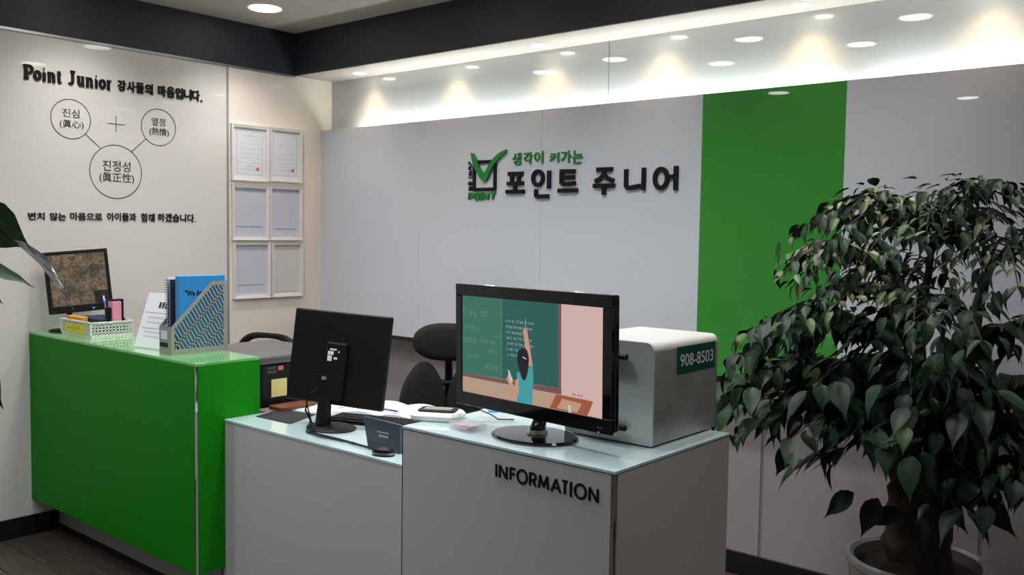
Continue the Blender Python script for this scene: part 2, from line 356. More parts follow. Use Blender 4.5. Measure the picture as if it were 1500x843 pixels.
def cap(c, box, fn, d0, d1, wd, shear=0, rot=False):
    a0, b0, a1, b1 = box; h = wd/2
    ins = (a0+h, b0+h, a1-h, b1-h)
    if c == 'I' and not rot: ins = ((a0+a1)/2-.001, b0, (a0+a1)/2+.001, b1)
    st = CAPS[c]
    if rot: st = [[(y, 1-x) for x, y in p] for p in st]
    if c == 'I' and rot: ins = (a0, (b0+b1)/2-.001, a1, (b0+b1)/2+.001)
    if shear: st = [[(x+shear*(y-.5), y) for x, y in p] for p in st]
    return strokes_mb(st, ins, fn, d0, d1, wd)
# ================================================================== LETTERING ON THE BACK WALL
sg = thing('wall_sign', 'raised black and green sign letters with ticked box logo on white glass wall', 'sign', (1.29, 0, 1.72))
def kid(mb, name, m, parent, label=None, bevel=0):
    o = mb.build(name, m, None, bevel, label=label)
    o.parent = parent; o.matrix_parent_inverse = Matrix.Translation(parent.location).inverted() if not parent.rotation_euler.z else (Matrix.Translation(parent.location) @ Matrix.Rotation(parent.rotation_euler.z, 4, 'Z')).inverted()
    return o
BIG = [('포', 1.559, 1.751, 1.704, 1.872), ('인', 1.741, 1.726, 1.869, 1.876), ('트', 1.904, 1.749, 2.047, 1.870), ('주', 2.121, 1.728, 2.268, 1.871), ('니', 2.305, 1.746, 2.432, 1.872), ('어', 2.469, 1.744, 2.606, 1.874)]
for c, *bx in BIG: kid(cap(c, bx, BACKP, .0, .012, .0205), 'letter', 'letter_black', sg, 'big black letter')
SM = [('생', 1.609, 1.902, 1.668, 1.965), ('각', 1.684, 1.904, 1.742, 1.966), ('이', 1.755, 1.904, 1.813, 1.967), ('커', 1.855, 1.906, 1.915, 1.956), ('가', 1.928, 1.901, 1.991, 1.963), ('는', 1.999, 1.896, 2.063, 1.960)]
for c, *bx in SM: kid(text_mb(c, bx, BACKP, .0, .008, .012), 'letter', 'letter_green', sg, 'small green letter')
m_ = MB(); a0, z0, a1, z1 = 1.329, 1.770, 1.497, 1.936; t_ = .018
m_.box(a0, -.010, z0, a0+t_, 0, z1).box(a1-t_, -.010, z0, a1, 0, z1).box(a0+t_, -.010, z0, a1-t_, 0, z0+t_).box(a0+t_, -.010, z1-t_, a1-t_, 0, z1)
kid(m_, 'square_outline', 'letter_black', sg)
CK = [(1.317, 1.979), (1.335, 1.975), (1.358, 1.94), (1.384, 1.892), (1.416, 1.861), (1.44, 1.897), (1.471, 1.935), (1.516, 1.967), (1.57, 1.986), (1.57, 1.972), (1.528, 1.947), (1.489, 1.914), (1.46, 1.871), (1.432, 1.826), (1.411, 1.82), (1.385, 1.843), (1.349, 1.893), (1.325, 1.941)]
kid(MB().prism(CK, BACKP, .004, .016), 'tick_mark', 'letter_green', sg)
for k, c in enumerate('JUNIOR'):
    zt = 1.935-k*.0278; kid(cap(c, (1.294, zt-(.010 if c == 'I' else .023), 1.320, zt), BACKP, 0, .008, .0065, rot=True), 'letter', 'letter_black', sg, 'small sideways black letter')
for k, (c, xa, xb) in enumerate((('P', 1.296, 1.337), ('O', 1.338, 1.381), ('I', 1.384, 1.402), ('N', 1.406, 1.451), ('T', 1.455, 1.499))):
    kid(cap(c, (xa, 1.719, xb-.002, 1.764), BACKP, 0, .009, .0125, shear=.22 if c != 'I' else 3), 'letter', 'letter_green', sg, 'slanted green letter')

# ================================================================== LETTERING ON THE LEFT WALL
hd = thing('wall_heading', 'raised black heading line at the top of the left wall', 'sign', (0, -1.80, 2.25))
SLAB = {
 'P': [[(.25, 0), (.25, 1)], [(0, 0), (.55, 0)], [(0, 1), (.55, 1)], [(.5, 1)]+arc(.6, .72, .38, .28, 90, -90)+[(.25, .44)]],
 'o': [arc(.5, .32, .42, .32, 0, 360, 16)],
 'i': [[(.5, 0), (.5, .62)], [(.1, 0), (.9, 0)], [(.2, .62), (.5, .62)], [(.4, .9), (.6, .9)]],
 'n': [[(.22, 0), (.22, .64)], [(0, .64), (.22, .64)], [(0, 0), (.42, 0)], [(.22, .45)]+arc(.5, .42, .27, .22, 150, 0)+[(.78, 0)], [(.6, 0), (1, 0)]],
 't': [[(.4, .9), (.4, .15)]+arc(.62, .15, .22, .15, 180, 320), [(.05, .64), (.85, .64)]],
 'J': [[(.62, 1), (.62, .25)]+arc(.37, .25, .25, .25, 0, -150), [(.3, 1), (.95, 1)]],
 'u': [[(0, .64), (.22, .64), (.22, .22)]+arc(.47, .22, .25, .22, 180, 330)+[(.75, .2)], [(.55, .64), (.77, .64), (.77, 0), (1, 0)]],
 'r': [[(.3, 0), (.3, .64)], [(0, .64), (.3, .64)], [(0, 0), (.6, 0)], [(.3, .4)]+arc(.62, .42, .3, .2, 160, 60)]}
xw = {'P': 1.1, 'o': .85, 'i': .5, 'n': 1.0, 't': .65, 'J': .95, 'u': 1.0, 'r': .75, ' ': .5}
tot = sum(xw[c]+.12 for c in 'Point Junior'); ax = -1.800; un = (.445)/tot
for c in 'Point Junior':
    if c != ' ': kid(strokes_mb(SLAB[c], (ax+.003, 2.266, ax+un*xw[c]-.001, 2.326), LEFTP, 0, .007, .0140), 'letter', 'letter_black', hd)
    ax += un*(xw[c]+.12)
for s, a0, z0, a1, z1 in (('강사들의', -1.332, 2.263, -1.131, 2.320), ('마음입니다.', -1.106, 2.261, -.839, 2.322)):
    dots = s.endswith('.'); ss = s.rstrip('.'); wd = (a1-a0-(.012 if dots else 0))/len(ss)
    for k, c in enumerate(ss): kid(text_mb(c, (a0+k*wd+.002, z0, a0+(k+1)*wd-.003, z1), LEFTP, 0, .007, .035), 'letter', 'letter_black', hd)
    if dots: kid(B(0, a1-.009, z0, .007, a1, z0+.009), 'full_stop', 'letter_black', hd)
dg_ = thing('wall_diagram', 'line diagram of three joined circles with black writing on the left wall', 'wall decal', (0, -1.34, 1.70))
def ring_mb(cy, cz, r, wd=.0035):
    m = MB(); n = 64; vs = []
    for k in range(n):
        a = 2*PI*k/n
        for rr, d in ((r-wd/2, .0005), (r+wd/2, .0005), (r+wd/2, .0015), (r-wd/2, .0015)): vs.append(LEFTP(cy+rr*math.cos(a), cz+rr*math.sin(a), d))
    return m.add(vs, [(4*k+j, 4*k+(j+1) % 4, 4*((k+1) % n)+(j+1) % 4, 4*((k+1) % n)+j) for k in range(n) for j in range(4)])
for cy, cz, r in ((-1.573, 2.089, .099), (-1.101, 2.093, .099), (-1.341, 1.837, .140)): kid(ring_mb(cy, cz, r), 'circle', 'ink', dg_)
kid(strokes_mb([[(0, .5), (1, .5)], [(.5, 0), (.5, 1)]], (-1.384, 2.045, -1.294, 2.129), LEFTP, .0005, .0015, .0035), 'plus_mark', 'ink', dg_)
for p, q in (((-1.501, 2.021), (-1.421, 1.952)), ((-1.173, 2.026), (-1.256, 1.950))): kid(strokes_mb([[(0, 0), (1, 1)]], (*p, *q), LEFTP, .0005, .0015, .0035), 'connecting_line', 'ink', dg_)
for s, *bx in (('진심', -1.615, 2.097, -1.530, 2.140), ('(眞心)', -1.629, 2.039, -1.509, 2.084), ('열정', -1.141, 2.100, -1.063, 2.143), ('(熱情)', -1.154, 2.042, -1.042, 2.090), ('진정성', -1.413, 1.839, -1.263, 1.895), ('(眞正性)', -1.431, 1.775, -1.243, 1.832)):
    kid(text_mb(s, bx, LEFTP, .0005, .0015, .004), 'writing', 'ink', dg_)
ln = thing('wall_sentence', 'line of small black letters low on the left wall above the camera monitor', 'sign', (0, -1.79, 1.57))
for s, *bx in (('변치', -1.788, 1.575, -1.709, 1.613), ('않는', -1.684, 1.575, -1.605, 1.614), ('마음으로', -1.584, 1.578, -1.419, 1.618), ('아이들과', -1.393, 1.579, -1.234, 1.622), ('함께', -1.207, 1.577, -1.129, 1.623), ('하겠습니다', -1.112, 1.578, -.893, 1.625), ('.', -.889, 1.580, -.883, 1.587)):
    kid(text_mb(s, bx, LEFTP, 0, .004, .018), 'writing', 'letter_black', ln)

# ================================================================== FRAMED PAPERS
def certificate(y0, y1, z0, z1, kind, label):
    t = thing('certificate_frame', label, 'picture frame', (0, (y0+y1)/2, z0), 0, 'six white framed papers on the cream wall')
    w = (y1-y0)/2; h = z1-z0; f = .018; d = .018
    # mitred moulding
    m = MB(); o = [(-w, 0), (w, 0), (w, h), (-w, h)]; i_ = [(-w+f, f), (w-f, f), (w-f, h-f), (-w+f, h-f)]
    vs = [(x, a, z) for x in (0.0005, d) for a, z in o]+[(x, a, z) for x in (d-.004, .004) for a, z in i_]
    fs = [(0, 1, 5, 4), (1, 2, 6, 5), (2, 3, 7, 6), (3, 0, 4, 7)]+[(4+k, 4+(k+1) % 4, 8+(k+1) % 4, 8+k) for k in range(4)]+[(8+k, 8+(k+1) % 4, 12+(k+1) % 4, 12+k) for k in range(4)]+[(0, 3, 2, 1)]
    m.add(vs, fs); m.build('frame', 'frame', t)
    pm = {'a': 'paper', 'b': 'paper', 'c': 'paper_b', 'd': 'paper_b', 'e': 'paper_b', 'f': 'paper_y'}[kind]
    B(.002, -w+f, f, .0045, w-f, h-f).build('paper', pm, t)
    pr = MB(); pr2 = MB(); rnd = random.Random(kind)
    fx = .0047; W2 = w-f-.012
    def dash(a0, a1, z, th, mb): mb.box(.0045, a0, z-th/2, fx, a1, z+th/2)
    def line(z, a0, a1, th=.0022):
        a = a0
        while a < a1:
            b = min(a1, a+rnd.uniform(.008, .03)); dash(a, b, z, th, pr2); a = b+.004
    H = h-2*f
    if kind in 'ab':
        iw = W2-.004 if kind == 'b' else W2-.012
        for s in (-1, 1): pr.box(.0045, s*iw-.0008, f+.02, fx, s*iw+.0008, h-f-.02)
        for zz in (f+.02, h-f-.02): pr.box(.0045, -iw, zz-.0008, fx, iw, zz+.0008)
        if kind == 'a': line(h-f-.045, -.045, .045, .005)
        else: dash(-.03, -.024, h-.11, .006, pr); dash(.02, .025, h-.11, .005, pr2)
        for k in range(5 if kind == 'a' else 3): line(h-.11-k*.028-(.05 if kind == 'b' else 0), -iw+.012, iw-.012)
        line(f+.07, -.02, .02, .004); line(f+.05, -.055, .05, .004)
        MB().prism(arc(.055, f+.055, .011, .011, 0, 345, 14), lambda a, z, dd: (dd, a, z), .0047, .005).build('seal', 'red', t)
    else:
        line(h-f-.025, -.025, .025, .005)
        for k in range(11 if kind != 'f' else 16): line(h-f-.05-k*(.016 if kind != 'f' else .0155), -W2+.006, W2-rnd.uniform(.006, .05))
        if kind != 'f': dash(-W2+.008, W2-.012, f+.062-(.012 if kind == 'd' else 0), .006, pr)
        else:
            for k in range(9): a = -W2+k*.019; dash(a, a+.012, f+.012, .005, pr)
    [tag(q.build('print', n_, t), kind='stuff') for q, n_ in ((pr, 'ink_grey'), (pr2, 'ink_light'))]
certificate(-.658, -.401, 1.831, 2.160, 'a', 'white framed paper with a red seal, top left of the six')
certificate(-.396, -.158, 1.838, 2.164, 'b', 'white framed paper with a red seal, top right of the six')
certificate(-.655, -.401, 1.479, 1.806, 'c', 'white framed printed paper, middle left of the six')
certificate(-.396, -.155, 1.480, 1.810, 'd', 'white framed printed paper, middle right of the six')
certificate(-.648, -.390, 1.130, 1.467, 'e', 'white framed printed paper, bottom left of the six')
certificate(-.381, -.149, 1.130, 1.467, 'f', 'white framed yellowish form full of lines, bottom right of the six')

# ================================================================== GREEN COUNTER
t = thing('green_counter', 'tall glossy green reception counter against the left wall', 'counter', (GX/2, GY, 0)); 
cw = .012
kid(B(.001, GY, ZGB, GX-.010, GY+.018, ZG-cw), 'front_panel', 'green_lam', t)
kid(MB().prism([(GY+.012, ZGB), (DY, ZGB), (DY, ZD), (GY2, ZD), (GY2, ZG-cw), (GY+.012, ZG-cw)], lambda a, z, d: (d, a, z), GX-.018, GX), 'side_panel', 'green_lam', t)
kid(B(GX-.018, DY+.002, .02, GX-.002, GY2, ZD-.001), 'inner_side_panel', 'white_lam', t)
kid(B(GX-.0095, GY+.0015, ZGB, GX-.003, GY+.0115, ZG-cw), 'corner_strip', 'chrome', t)
kid(B(.001, GY+.001, ZG-cw, GX, GY2, ZG), 'glass_top', 'green_glass', t, bevel=.0015)
kid(B(.001, GK, .03, GX-.03, GK+.016, ZGB+.01), 'kickplate', 'kick', t)
kid(B(.001, GK-.004, 0, GX-.03, GK+.016, .03), 'kick_strip', 'base_black', t)
kid(B(.001, GY+.018, ZGB-.004, GX-.018, GK+.016, ZGB+.012), 'bottom_panel', 'kick', t)
kid(B(.001, GY2-.018, .02, GX-.02, GY2, ZG-cw), 'back_panel', 'white_lam', t)
# ================================================================== DESK
t = thing('reception_desk', 'low grey-white desk between the green counter and the information counter', 'desk', ((GX+IX0)/2, DY, 0))
x0, x1, yb = GX+.002, IX0-.004, -.98
kid(B(x0, DY, .03, x1, DY+.018, ZD-.010), 'front_panel', 'white_lam', t)
kid(B(x0, DY-.002, ZD-.009, x1, yb, ZD), 'glass_top', 'top_glass', t, bevel=.001)
kid(B(x0, DY+.0185, ZD-.035, x1, yb, ZD-.0095), 'desktop_board', 'white_lam', t)
for xx in (x0, x1-.02): kid(B(xx, DY+.02, 0, xx+.018, yb+.02, ZD-.036), 'side_panel', 'white_lam', t)
kid(B(x0, DY+.03, 0, x1, DY+.045, .05), 'kick_strip', 'base_black', t)
# ================================================================== INFORMATION COUNTER
t = thing('information_counter', 'grey-white counter marked INFORMATION with pale glass top', 'counter', ((IX0+IX1)/2, GY, 0))
kid(B(IX0+.004, GY, .03, IX1-.012, GY+.018, ZI-.011), 'front_panel', 'white_lam', t)
kid(B(IX1-.018, GY+.013, .03, IX1, IY2, ZI-.011), 'side_panel', 'white_lam', t)
kid(B(IX0, GY+.004, .03, IX0+.018, IY2, ZI-.011), 'side_panel', 'white_lam', t)
kid(B(IX1-.0115, GY+.002, .03, IX1-.003, GY+.0125, ZI-.011), 'corner_strip', 'chrome', t)
kid(B(IX0-.0005, GY+.0005, .03, IX0+.0035, GY+.0035, ZI-.011), 'edge_strip', 'black', t)
kid(B(IX0, GY-.001, ZI-.008, IX1+.001, IY2, ZI), 'glass_top', 'top_glass', t, bevel=.001)
kid(B(IX0+.001, GY+.001, ZI-.0108, IX1-.0005, IY2-.001, ZI-.0082), 'glass_shadow_gap', 'glass_edge', t)
kid(B(IX0+.002, GY+.03, 0, IX1-.03, IY2-.002, .03), 'kick_strip', 'base_black', t)
kid(B(IX0+.02, IY2-.018, .03, IX1-.019, IY2-.001, ZI-.012), 'back_panel', 'white_lam', t)
for c, *bx in (('I', 3.083, .871, 3.089, .906), ('N', 3.096, .868, 3.127, .908), ('F', 3.135, .870, 3.157, .907), ('O', 3.160, .867, 3.199, .909), ('R', 3.204, .867, 3.230, .906), ('M', 3.235, .867, 3.272, .907),
               ('A', 3.277, .866, 3.313, .906), ('T', 3.313, .866, 3.335, .906), ('I', 3.341, .866, 3.347, .905), ('O', 3.354, .865, 3.394, .907), ('N', 3.400, .865, 3.431, .905)):
    kid(cap(c, bx, INFOP, 0, .003, .0058), 'letter', 'letter_black', t)

# ================================================================== MONITORS
def frame_matrix(c, a, tl, ro):
    w = Vector((math.cos(a), math.sin(a), 0)); n = Vector((-math.sin(a), math.cos(a), 0))
    u = math.cos(tl)*Vector((0, 0, 1))+math.sin(tl)*n
    w2 = math.cos(ro)*w+math.sin(ro)*u; u2 = -math.sin(ro)*w+math.cos(ro)*u
    m = Matrix((w2, u2.cross(w2), u2)).transposed().to_4x4(); m.translation = c; return m
def local_part(mb, name, m, root, Mw, bevel=0, seg=2, label=None):
    o = mb.build(name, m, None, bevel, seg, label); o.parent = root
    R = Matrix.Translation(root.location) @ Matrix.Rotation(root.rotation_euler.z, 4, 'Z')
    o.matrix_local = R.inverted() @ Mw; return o
XZ = lambda x, z, d: (x, -d, z)
# --- television on the information counter
tv = thing('television', 'large glossy black monitor showing a girl at a chalkboard, on an oval base', 'monitor', (3.095, -1.625, ZI))
Mt = frame_matrix((3.078, -1.645, 1.013), -.086, -.021, 0)
W, H = .623, .376
hs = local_part(B(-W/2, .006, 0, W/2, .03, H), 'housing', 'piano', tv, Mt, .008, 3)
m = MB(); sx0, sx1, sz0, sz1 = -.286, .279, .041, .3405
m.box(-W/2, -.006, 0, W/2, .0055, sz0).box(-W/2, -.006, sz1, W/2, .0055, H).box(-W/2, -.006, sz0, sx0, .0055, sz1).box(sx1, -.006, sz0, W/2, .0055, sz1)
m.build('bezel', 'piano', hs, .002)
B(-.16, .03, .10, .16, .055, .30).build('rear_cover', 'black', hs, .012)
sc_ = B(sx0, .0, sz0, sx1, .0055, sz1).build('screen', 's_wall', hs)
pic = MB(); PM = ['s_wall2', 's_board', 's_board2', 's_frame', 's_chalk', 's_chalk2', 's_hair', 's_skin', 's_teal', 's_wood', 's_wood2', 's_paper', 's_ink', 's_seam']
lay = [0]
def flat(poly, mi):
    lay[0] += 1; z = -.0001-.00002*lay[0]
    pic.add([(x, z, zz) for x, zz in poly], [tuple(range(len(poly)))], PM.index(mi))
def pline(pts, wd, mi):
    lay[0] += 1; z = -.0001-.00002*lay[0]
    for p, q in zip(pts, pts[1:]):
        p = Vector(p); q = Vector(q); d = (q-p).normalized(); n = Vector((-d.y, d.x))*wd/2; e = d*wd*.3
        pic.add([(v.x, z, v.y) for v in (p-e-n, q+e-n, q+e+n, p-e+n)], [(0, 1, 2, 3)], PM.index(mi))
flat([(sx0, sz0), (.118, sz0), (.118, .10), (sx0, .10)], 's_wall2')
flat([(sx0, .088), (.128, .086), (.128, .103), (sx0, .098)], 's_frame')
flat([(.114, .09), (.127, .09), (.126, sz1), (.114, sz1)], 's_frame')
flat([(sx0, .098), (-.112, .101), (-.112, sz1), (sx0, sz1)], 's_board2')
flat([(-.112, .101), (.116, .103), (.114, sz1), (-.112, sz1)], 's_board')
pline([(-.112, .104), (-.112, sz1)], .0016, 's_seam'); pline([(-.15, .224), (-.112, .225)], .0016, 's_seam')
rnd = random.Random(5)
def scrib(x0, x1, z, h, mi, wd=.0013):
    x = x0
    while x < x1:
        k = rnd.choice([0, 1, 2, 3])
        if k == 0: pline([(x, z+h), (x+.004, z+h), (x+.003, z)], wd, mi)
        elif k == 1: pline([(x, z), (x, z+h)], wd, mi); pline([(x+.003, z+h*.5), (x+.006, z+h*.6)], wd, mi)
        elif k == 2: pline([(x+.003+.0022*math.cos(a), z+h*.5+h*.4*math.sin(a)) for a in [i*PI/3 for i in range(7)]], wd, mi)
        else: pline([(x, z+h*.7), (x+.005, z+h*.8), (x+.002, z+h*.2), (x+.005, z)], wd, mi)
        x += rnd.choice([.0075, .0085, .012])
for k, (xa, xb) in enumerate(((-.095, .018), (-.093, .010), (-.09, -.028), (-.09, .018), (-.087, .02), (-.087, -.045), (-.083, -.05))):
    scrib(xa, xb, .272-k*.0165, .0075, 's_chalk')
for xa, xb, z, h in ((-.282, -.262, .285, .02), (-.25, -.225, .283, .012), (-.23, -.222, .27, .022), (-.20, -.17, .28, .02), (-.275, -.20, .235, .016), (-.28, -.22, .195, .018), (-.20, -.14, .20, .014), (-.265, -.2, .15, .014), (-.165, -.13, .17, .016), (-.18, -.12, .12, .02)):
    scrib(xa, xb, z, h, 's_chalk2', .0016)
flat([(-.018, .245), (-.001, .246), (.019, .157), (.000, .150)], 's_skin')
flat([(-.022, .252), (-.012, .262), (-.006, .258), (-.001, .25), (-.004, .238), (-.016, .237)], 's_skin'); pline([(-.011, .262), (-.010, .288)], .002, 's_chalk')
flat([(-.047, .126), (-.027, .136), (.002, .148), (.020, .157), (.022, .12), (.017, sz0), (-.046, sz0), (-.038, .093)], 's_teal')
flat([(-.088, .104), (-.080, .120), (-.070, .108), (-.055, .080), (-.050, .105), (-.038, .113), (-.036, .075), (-.048, .050), (-.066, .062), (-.078, .09)], 's_skin')
flat([(-.083, .132), (-.076, .130), (-.06, .101), (-.073, .095)], 's_paper')
flat([(-.028, .2), (-.014, .203), (-.003, .198), (.004, .178), (.003, .150), (-.003, .125), (-.011, .109), (-.022, .110), (-.030, .125), (-.037, .143), (-.045, .170), (-.040, .190)], 's_hair')
pline([(-.020, .176), (-.008, .172)], .004, 's_chalk')
flat([(.112, .086), (.247, .084), (.226, sz0), (.086, .043)], 's_wood'); flat([(.134, .076), (.206, .072), (.190, .045), (.114, .046)], 's_wood2'); flat([(.156, .062), (.167, .061), (.167, sz0), (.157, sz0)], 's_paper')
scrib(.172, .207, .090, .006, 's_ink', .0018)
pic.build('screen_picture', PM, hs, label='classroom picture of a girl writing on a green chalkboard')
B(.262, -.0068, .014, .284, -.0062, .019).build('power_button', 'chrome', hs)
B(.266, -.0068, .0025, .270, -.0062, .0055).build('power_light', 'led_blue', hs)
def rel(o_mb, name, m, root, bevel=0, **k): return o_mb.build(name, m, root, bevel, **k)
MB().lathe([(.135, 0), (.137, .004), (.130, .010), (.06, .013), (.0, .0135)], (-.002, -.01, 0), 48, sx=1, sy=.80, close=False).build('base', 'piano', tv)
m = MB(); m.tube([(0, .0, .012), (0, .012, .05), (0, .02, .10)], [.026, .020, .018], 16); m.build('neck', 'piano', tv)
MB().lathe([(.032, .0), (.03, .012)], (0, -.0, .0125), 24).build('neck_collar', 'chrome', tv)
m = MB(); m.tube([(-.02, .05, .12), (-.08, .10, .05), (-.12, .14, .012), (-.16, .20, .006), (-.18, .30, .006)], .004, 6); m.build('cable', 'black', tv)

# --- desk monitor seen from behind
mo = thing('desk_monitor', 'black monitor seen from its back, standing on the low desk', 'monitor', (1.955, -1.50, ZD))
Mm = frame_matrix((1.983, -1.454, 1.057), .336, .127, -.045)
W, H = .424, .356
sh = local_part(B(-W/2, -.012, -H/2, W/2, .014, H/2), 'housing', 'black', mo, Mm, .007, 3)
B(-W/2+.014, .0142, -H/2+.02, W/2-.014, .0150, H/2-.014).build('screen', 'piano', sh)
vb = B(-.045, -.030, -.16, .045, -.0125, .06).build('rear_cover', 'black', sh, .006)
m = MB(); m.box(-.033, -.0308, .012, -.008, -.0302, .026).box(-.033, -.0308, -.012, -.014, -.0302, .009).box(-.005, -.0308, -.004, .01, -.0302, .004).box(-.025, -.0308, .03, .004, -.0302, .036).box(.012, -.0308, .022, .018, -.0302, .028)
tag(m.build('rating_label', 'paper', vb), kind='stuff')
MB().prism(arc(0, 0, .016, .016, 0, 345, 20), lambda a, z, d: (a-.055, -.0123-d*.0012, z+.12), 0, 1).build('round_badge', 'piano', sh)
B(-.045, -.036, -.085, -.028, -.0305, -.073).build('port_plug', 'trim_grey', vb)
m = MB(); m.tube([(-.006, -.004, .02), (.0, .0, .10), (.012, .02, .17)], [.030, .026, .024], 14); m.build('stand_neck', 'black', mo)
MB().lathe([(.105, 0), (.107, .005), (.095, .010), (.035, .018), (.0, .02)], (.015, .02, 0), 40, sx=1, sy=.8, close=False).build('stand_base', 'black', mo)
MB().tube([(.02, -.05, .165), (-.015, -.065, .14), (-.02, -.075, .08), (.0, -.06, .03), (.03, -.095, .008), (.10, -.095, .006), (.20, -.092, .006), (.30, -.098, .006), (.42, -.105, .006)], .004, 6).build('cable', 'black', mo)
MB().tube([(-.03, -.05, .16), (-.04, -.055, .10), (-.02, -.05, .04), (.02, -.10, .006), (.12, -.115, .006), (.22, -.10, .005), (.28, -.088, .005)], .003, 6).build('cable', 'black', mo)
# --- camera monitor on the green counter
cm = thing('camera_monitor', 'small black monitor with a grid of camera views at the left wall', 'monitor', (.095, -1.635, ZG), 1.158)
Mc = frame_matrix((.175, -1.625, 1.276), 1.158, .145, .088)
W, H = .290, .305
hc = local_part(B(-W/2, 0, -H/2, W/2, .03, H/2), 'housing', 'black', cm, Mc, .006, 3)
m = MB(); bz = .02
m.box(-W/2, -.006, -H/2, W/2, -.0001, -H/2+.034).box(-W/2, -.006, H/2-.016, W/2, -.0001, H/2).box(-W/2, -.006, -H/2+.034, -W/2+bz, -.0001, H/2-.016).box(W/2-.016, -.006, -H/2+.034, W/2, -.0001, H/2-.016)
m.build('bezel', 'black', hc, .0015)
sx0, sx1, sz0, sz1 = -W/2+bz, W/2-.016, -H/2+.034, H/2-.016
B(sx0, -.0010, sz0, sx1, -.0002, sz1).build('screen', 'cam3', hc)
rnd = random.Random(8)
for i in range(4):
    for j in range(4):
        if (i, j) in ((3, 0),): continue
        cwid = (sx1-sx0)/4; ch = (sz1-sz0)/4
        B(sx0+i*cwid+.0006, -.0016, sz0+j*ch+.0006, sx0+(i+1)*cwid-.0006, -.0011, sz0+(j+1)*ch-.0006).build('camera_view', rnd.choice(['cam1', 'cam1', 'cam2']), hc)
B(.05, -.007, -H/2+.010, .06, -.0062, -H/2+.016).build('power_light', 'led_blue', hc)
MB().tube([(0, .0, .012), (0, -.02, .06), (0, -.062, .12)], .013, 10).build('stand_neck', 'black', cm)
MB().lathe([(.10, 0), (.10, .006), (.09, .010), (.0, .014)], (0, 0, 0), 36, sx=.95, sy=.62, close=False).build('stand_base', 'black', cm)

# ================================================================== WHITE STEEL BOX
bx = thing('steel_box', 'white rounded metal case with green number sticker on the information counter', 'case', (3.27, -1.32, ZI))
x0, x1, y0, y1, z0, z1 = 3.115, 3.417, -1.518, -1.150, ZI+.004, 1.250
def rrect(w, h, r, n=6, bot=.006):
    P = []
    for cx, cz, a0, rr in ((w-r, h-r, 0, r), (r, h-r, 90, r), (bot, bot, 180, bot), (w-bot, bot, 270, bot)):
        P += [(cx+rr*math.cos(math.radians(a0+90*k/n)), cz+rr*math.sin(math.radians(a0+90*k/n))) for k in range(n+1)]
    return P
rr = rrect(x1-x0, z1-z0, .024)
m = MB(); m.prism([(a+x0, b+z0) for a, b in rr], lambda a, z, d: (a, d, z), y0+.006, y1)
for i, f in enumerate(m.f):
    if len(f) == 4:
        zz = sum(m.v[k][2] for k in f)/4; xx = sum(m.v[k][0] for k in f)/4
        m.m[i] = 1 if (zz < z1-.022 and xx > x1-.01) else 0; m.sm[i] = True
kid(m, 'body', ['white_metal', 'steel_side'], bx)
kid(MB().prism([(a*.996+x0+.0006, b*.996+z0+.0006) for a, b in rr], lambda a, z, d: (a, d, z), y0, y0+.0055), 'front_plate', 'brushed', bx)
kid(B(x0+.02, y0+.02, ZI, x1-.02, y1-.02, ZI+.004), 'foot_plate', 'black', bx)
for zz in (1.205, 1.003): kid(MB().tube([(3.20, y0-.012, zz), (3.336, y0-.012, zz)], .0085, 12), 'slide_latch', 'black', bx)
st = kid(B(x1, -1.394, 1.149, x1+.0012, -1.167, 1.229), 'sticker', 'sign_green', bx, 'dark green sticker with a number')
tx = text_mb('908-8503', (-1.376, 1.170, -1.180, 1.206), lambda a, z, d: (x1+.0013+d, a, z), 0, .0004, .004).build('sticker_number', 'ink_light', None); tx.data.materials[0] = M['paper']
tx.parent = st
# ================================================================== SMALL THINGS ON THE INFORMATION COUNTER
pd = thing('card_terminal', 'white rounded payment pad with small display on the information counter', 'card terminal', (2.705, -1.640, ZI), .50)
def blob(a, b, z0, z1, r, n=8, cut=.72):
    P = []
    for sx, sy, a0 in ((1, 1, 0), (-1, 1, 90), (-1, -1, 180), (1, -1, 270)):
        P += [(sx*(a-r)+r*math.cos(math.radians(a0+90*k/n)), sy*(b-r)+r*math.sin(math.radians(a0+90*k/n))) for k in range(n+1)]
    return P
m = MB(); L_ = [(.94, 0), (1, .005), (1, .016), (.90, .024), (.8, .026)]
P = blob(.082, .060, 0, 0, .035); n = len(P); vs = []
for s, z in L_: vs += [(x*s, y*s, z) for x, y in P]
fs = [(i*n+k, i*n+(k+1) % n, (i+1)*n+(k+1) % n, (i+1)*n+k) for i in range(len(L_)-1) for k in range(n)]+[tuple(range(n))[::-1], tuple((len(L_)-1)*n+k for k in range(n))]
m.add(vs, fs, 0, True); m.build('body', 'white_plastic', pd)
MB().prism(blob(.060, .038, 0, 0, .016), lambda a, b, d: (a, b, d), .0262, .031).build('display_bezel', 'black', pd, .001)
B(-.044, -.018, .0312, .044, .024, .0318).build('display', 'lcd', pd)
MB().tube([(.07, .03, .012), (.12, .07, .02), (.16, .05, .012), (.19, .02, .004), (.24, .03, .004)], .0022, 6).build('cable', 'black', pd)
cb = thing('card_box', 'clear plastic box with a red card inside, in front of the monitor base', 'box', (2.885, -1.695, ZI), -.15)
B(-.048, -.035, .0, .048, .035, .022).build('body', 'clear', cb, .003)
B(-.038, -.026, .006, .02, .022, .010).build('card', 'pink', cb); B(-.012, -.018, .0105, .012, .0, .0125).build('card_emblem', 'ink', cb)
dt = tag(MB().lathe([(.020, 0), (.021, .006), (.015, .008)], (2.755, -1.43, ZI), 24).build('tape_roll', 'blue_dot'), 'small light blue plastic ring behind the payment pad', 'tape')
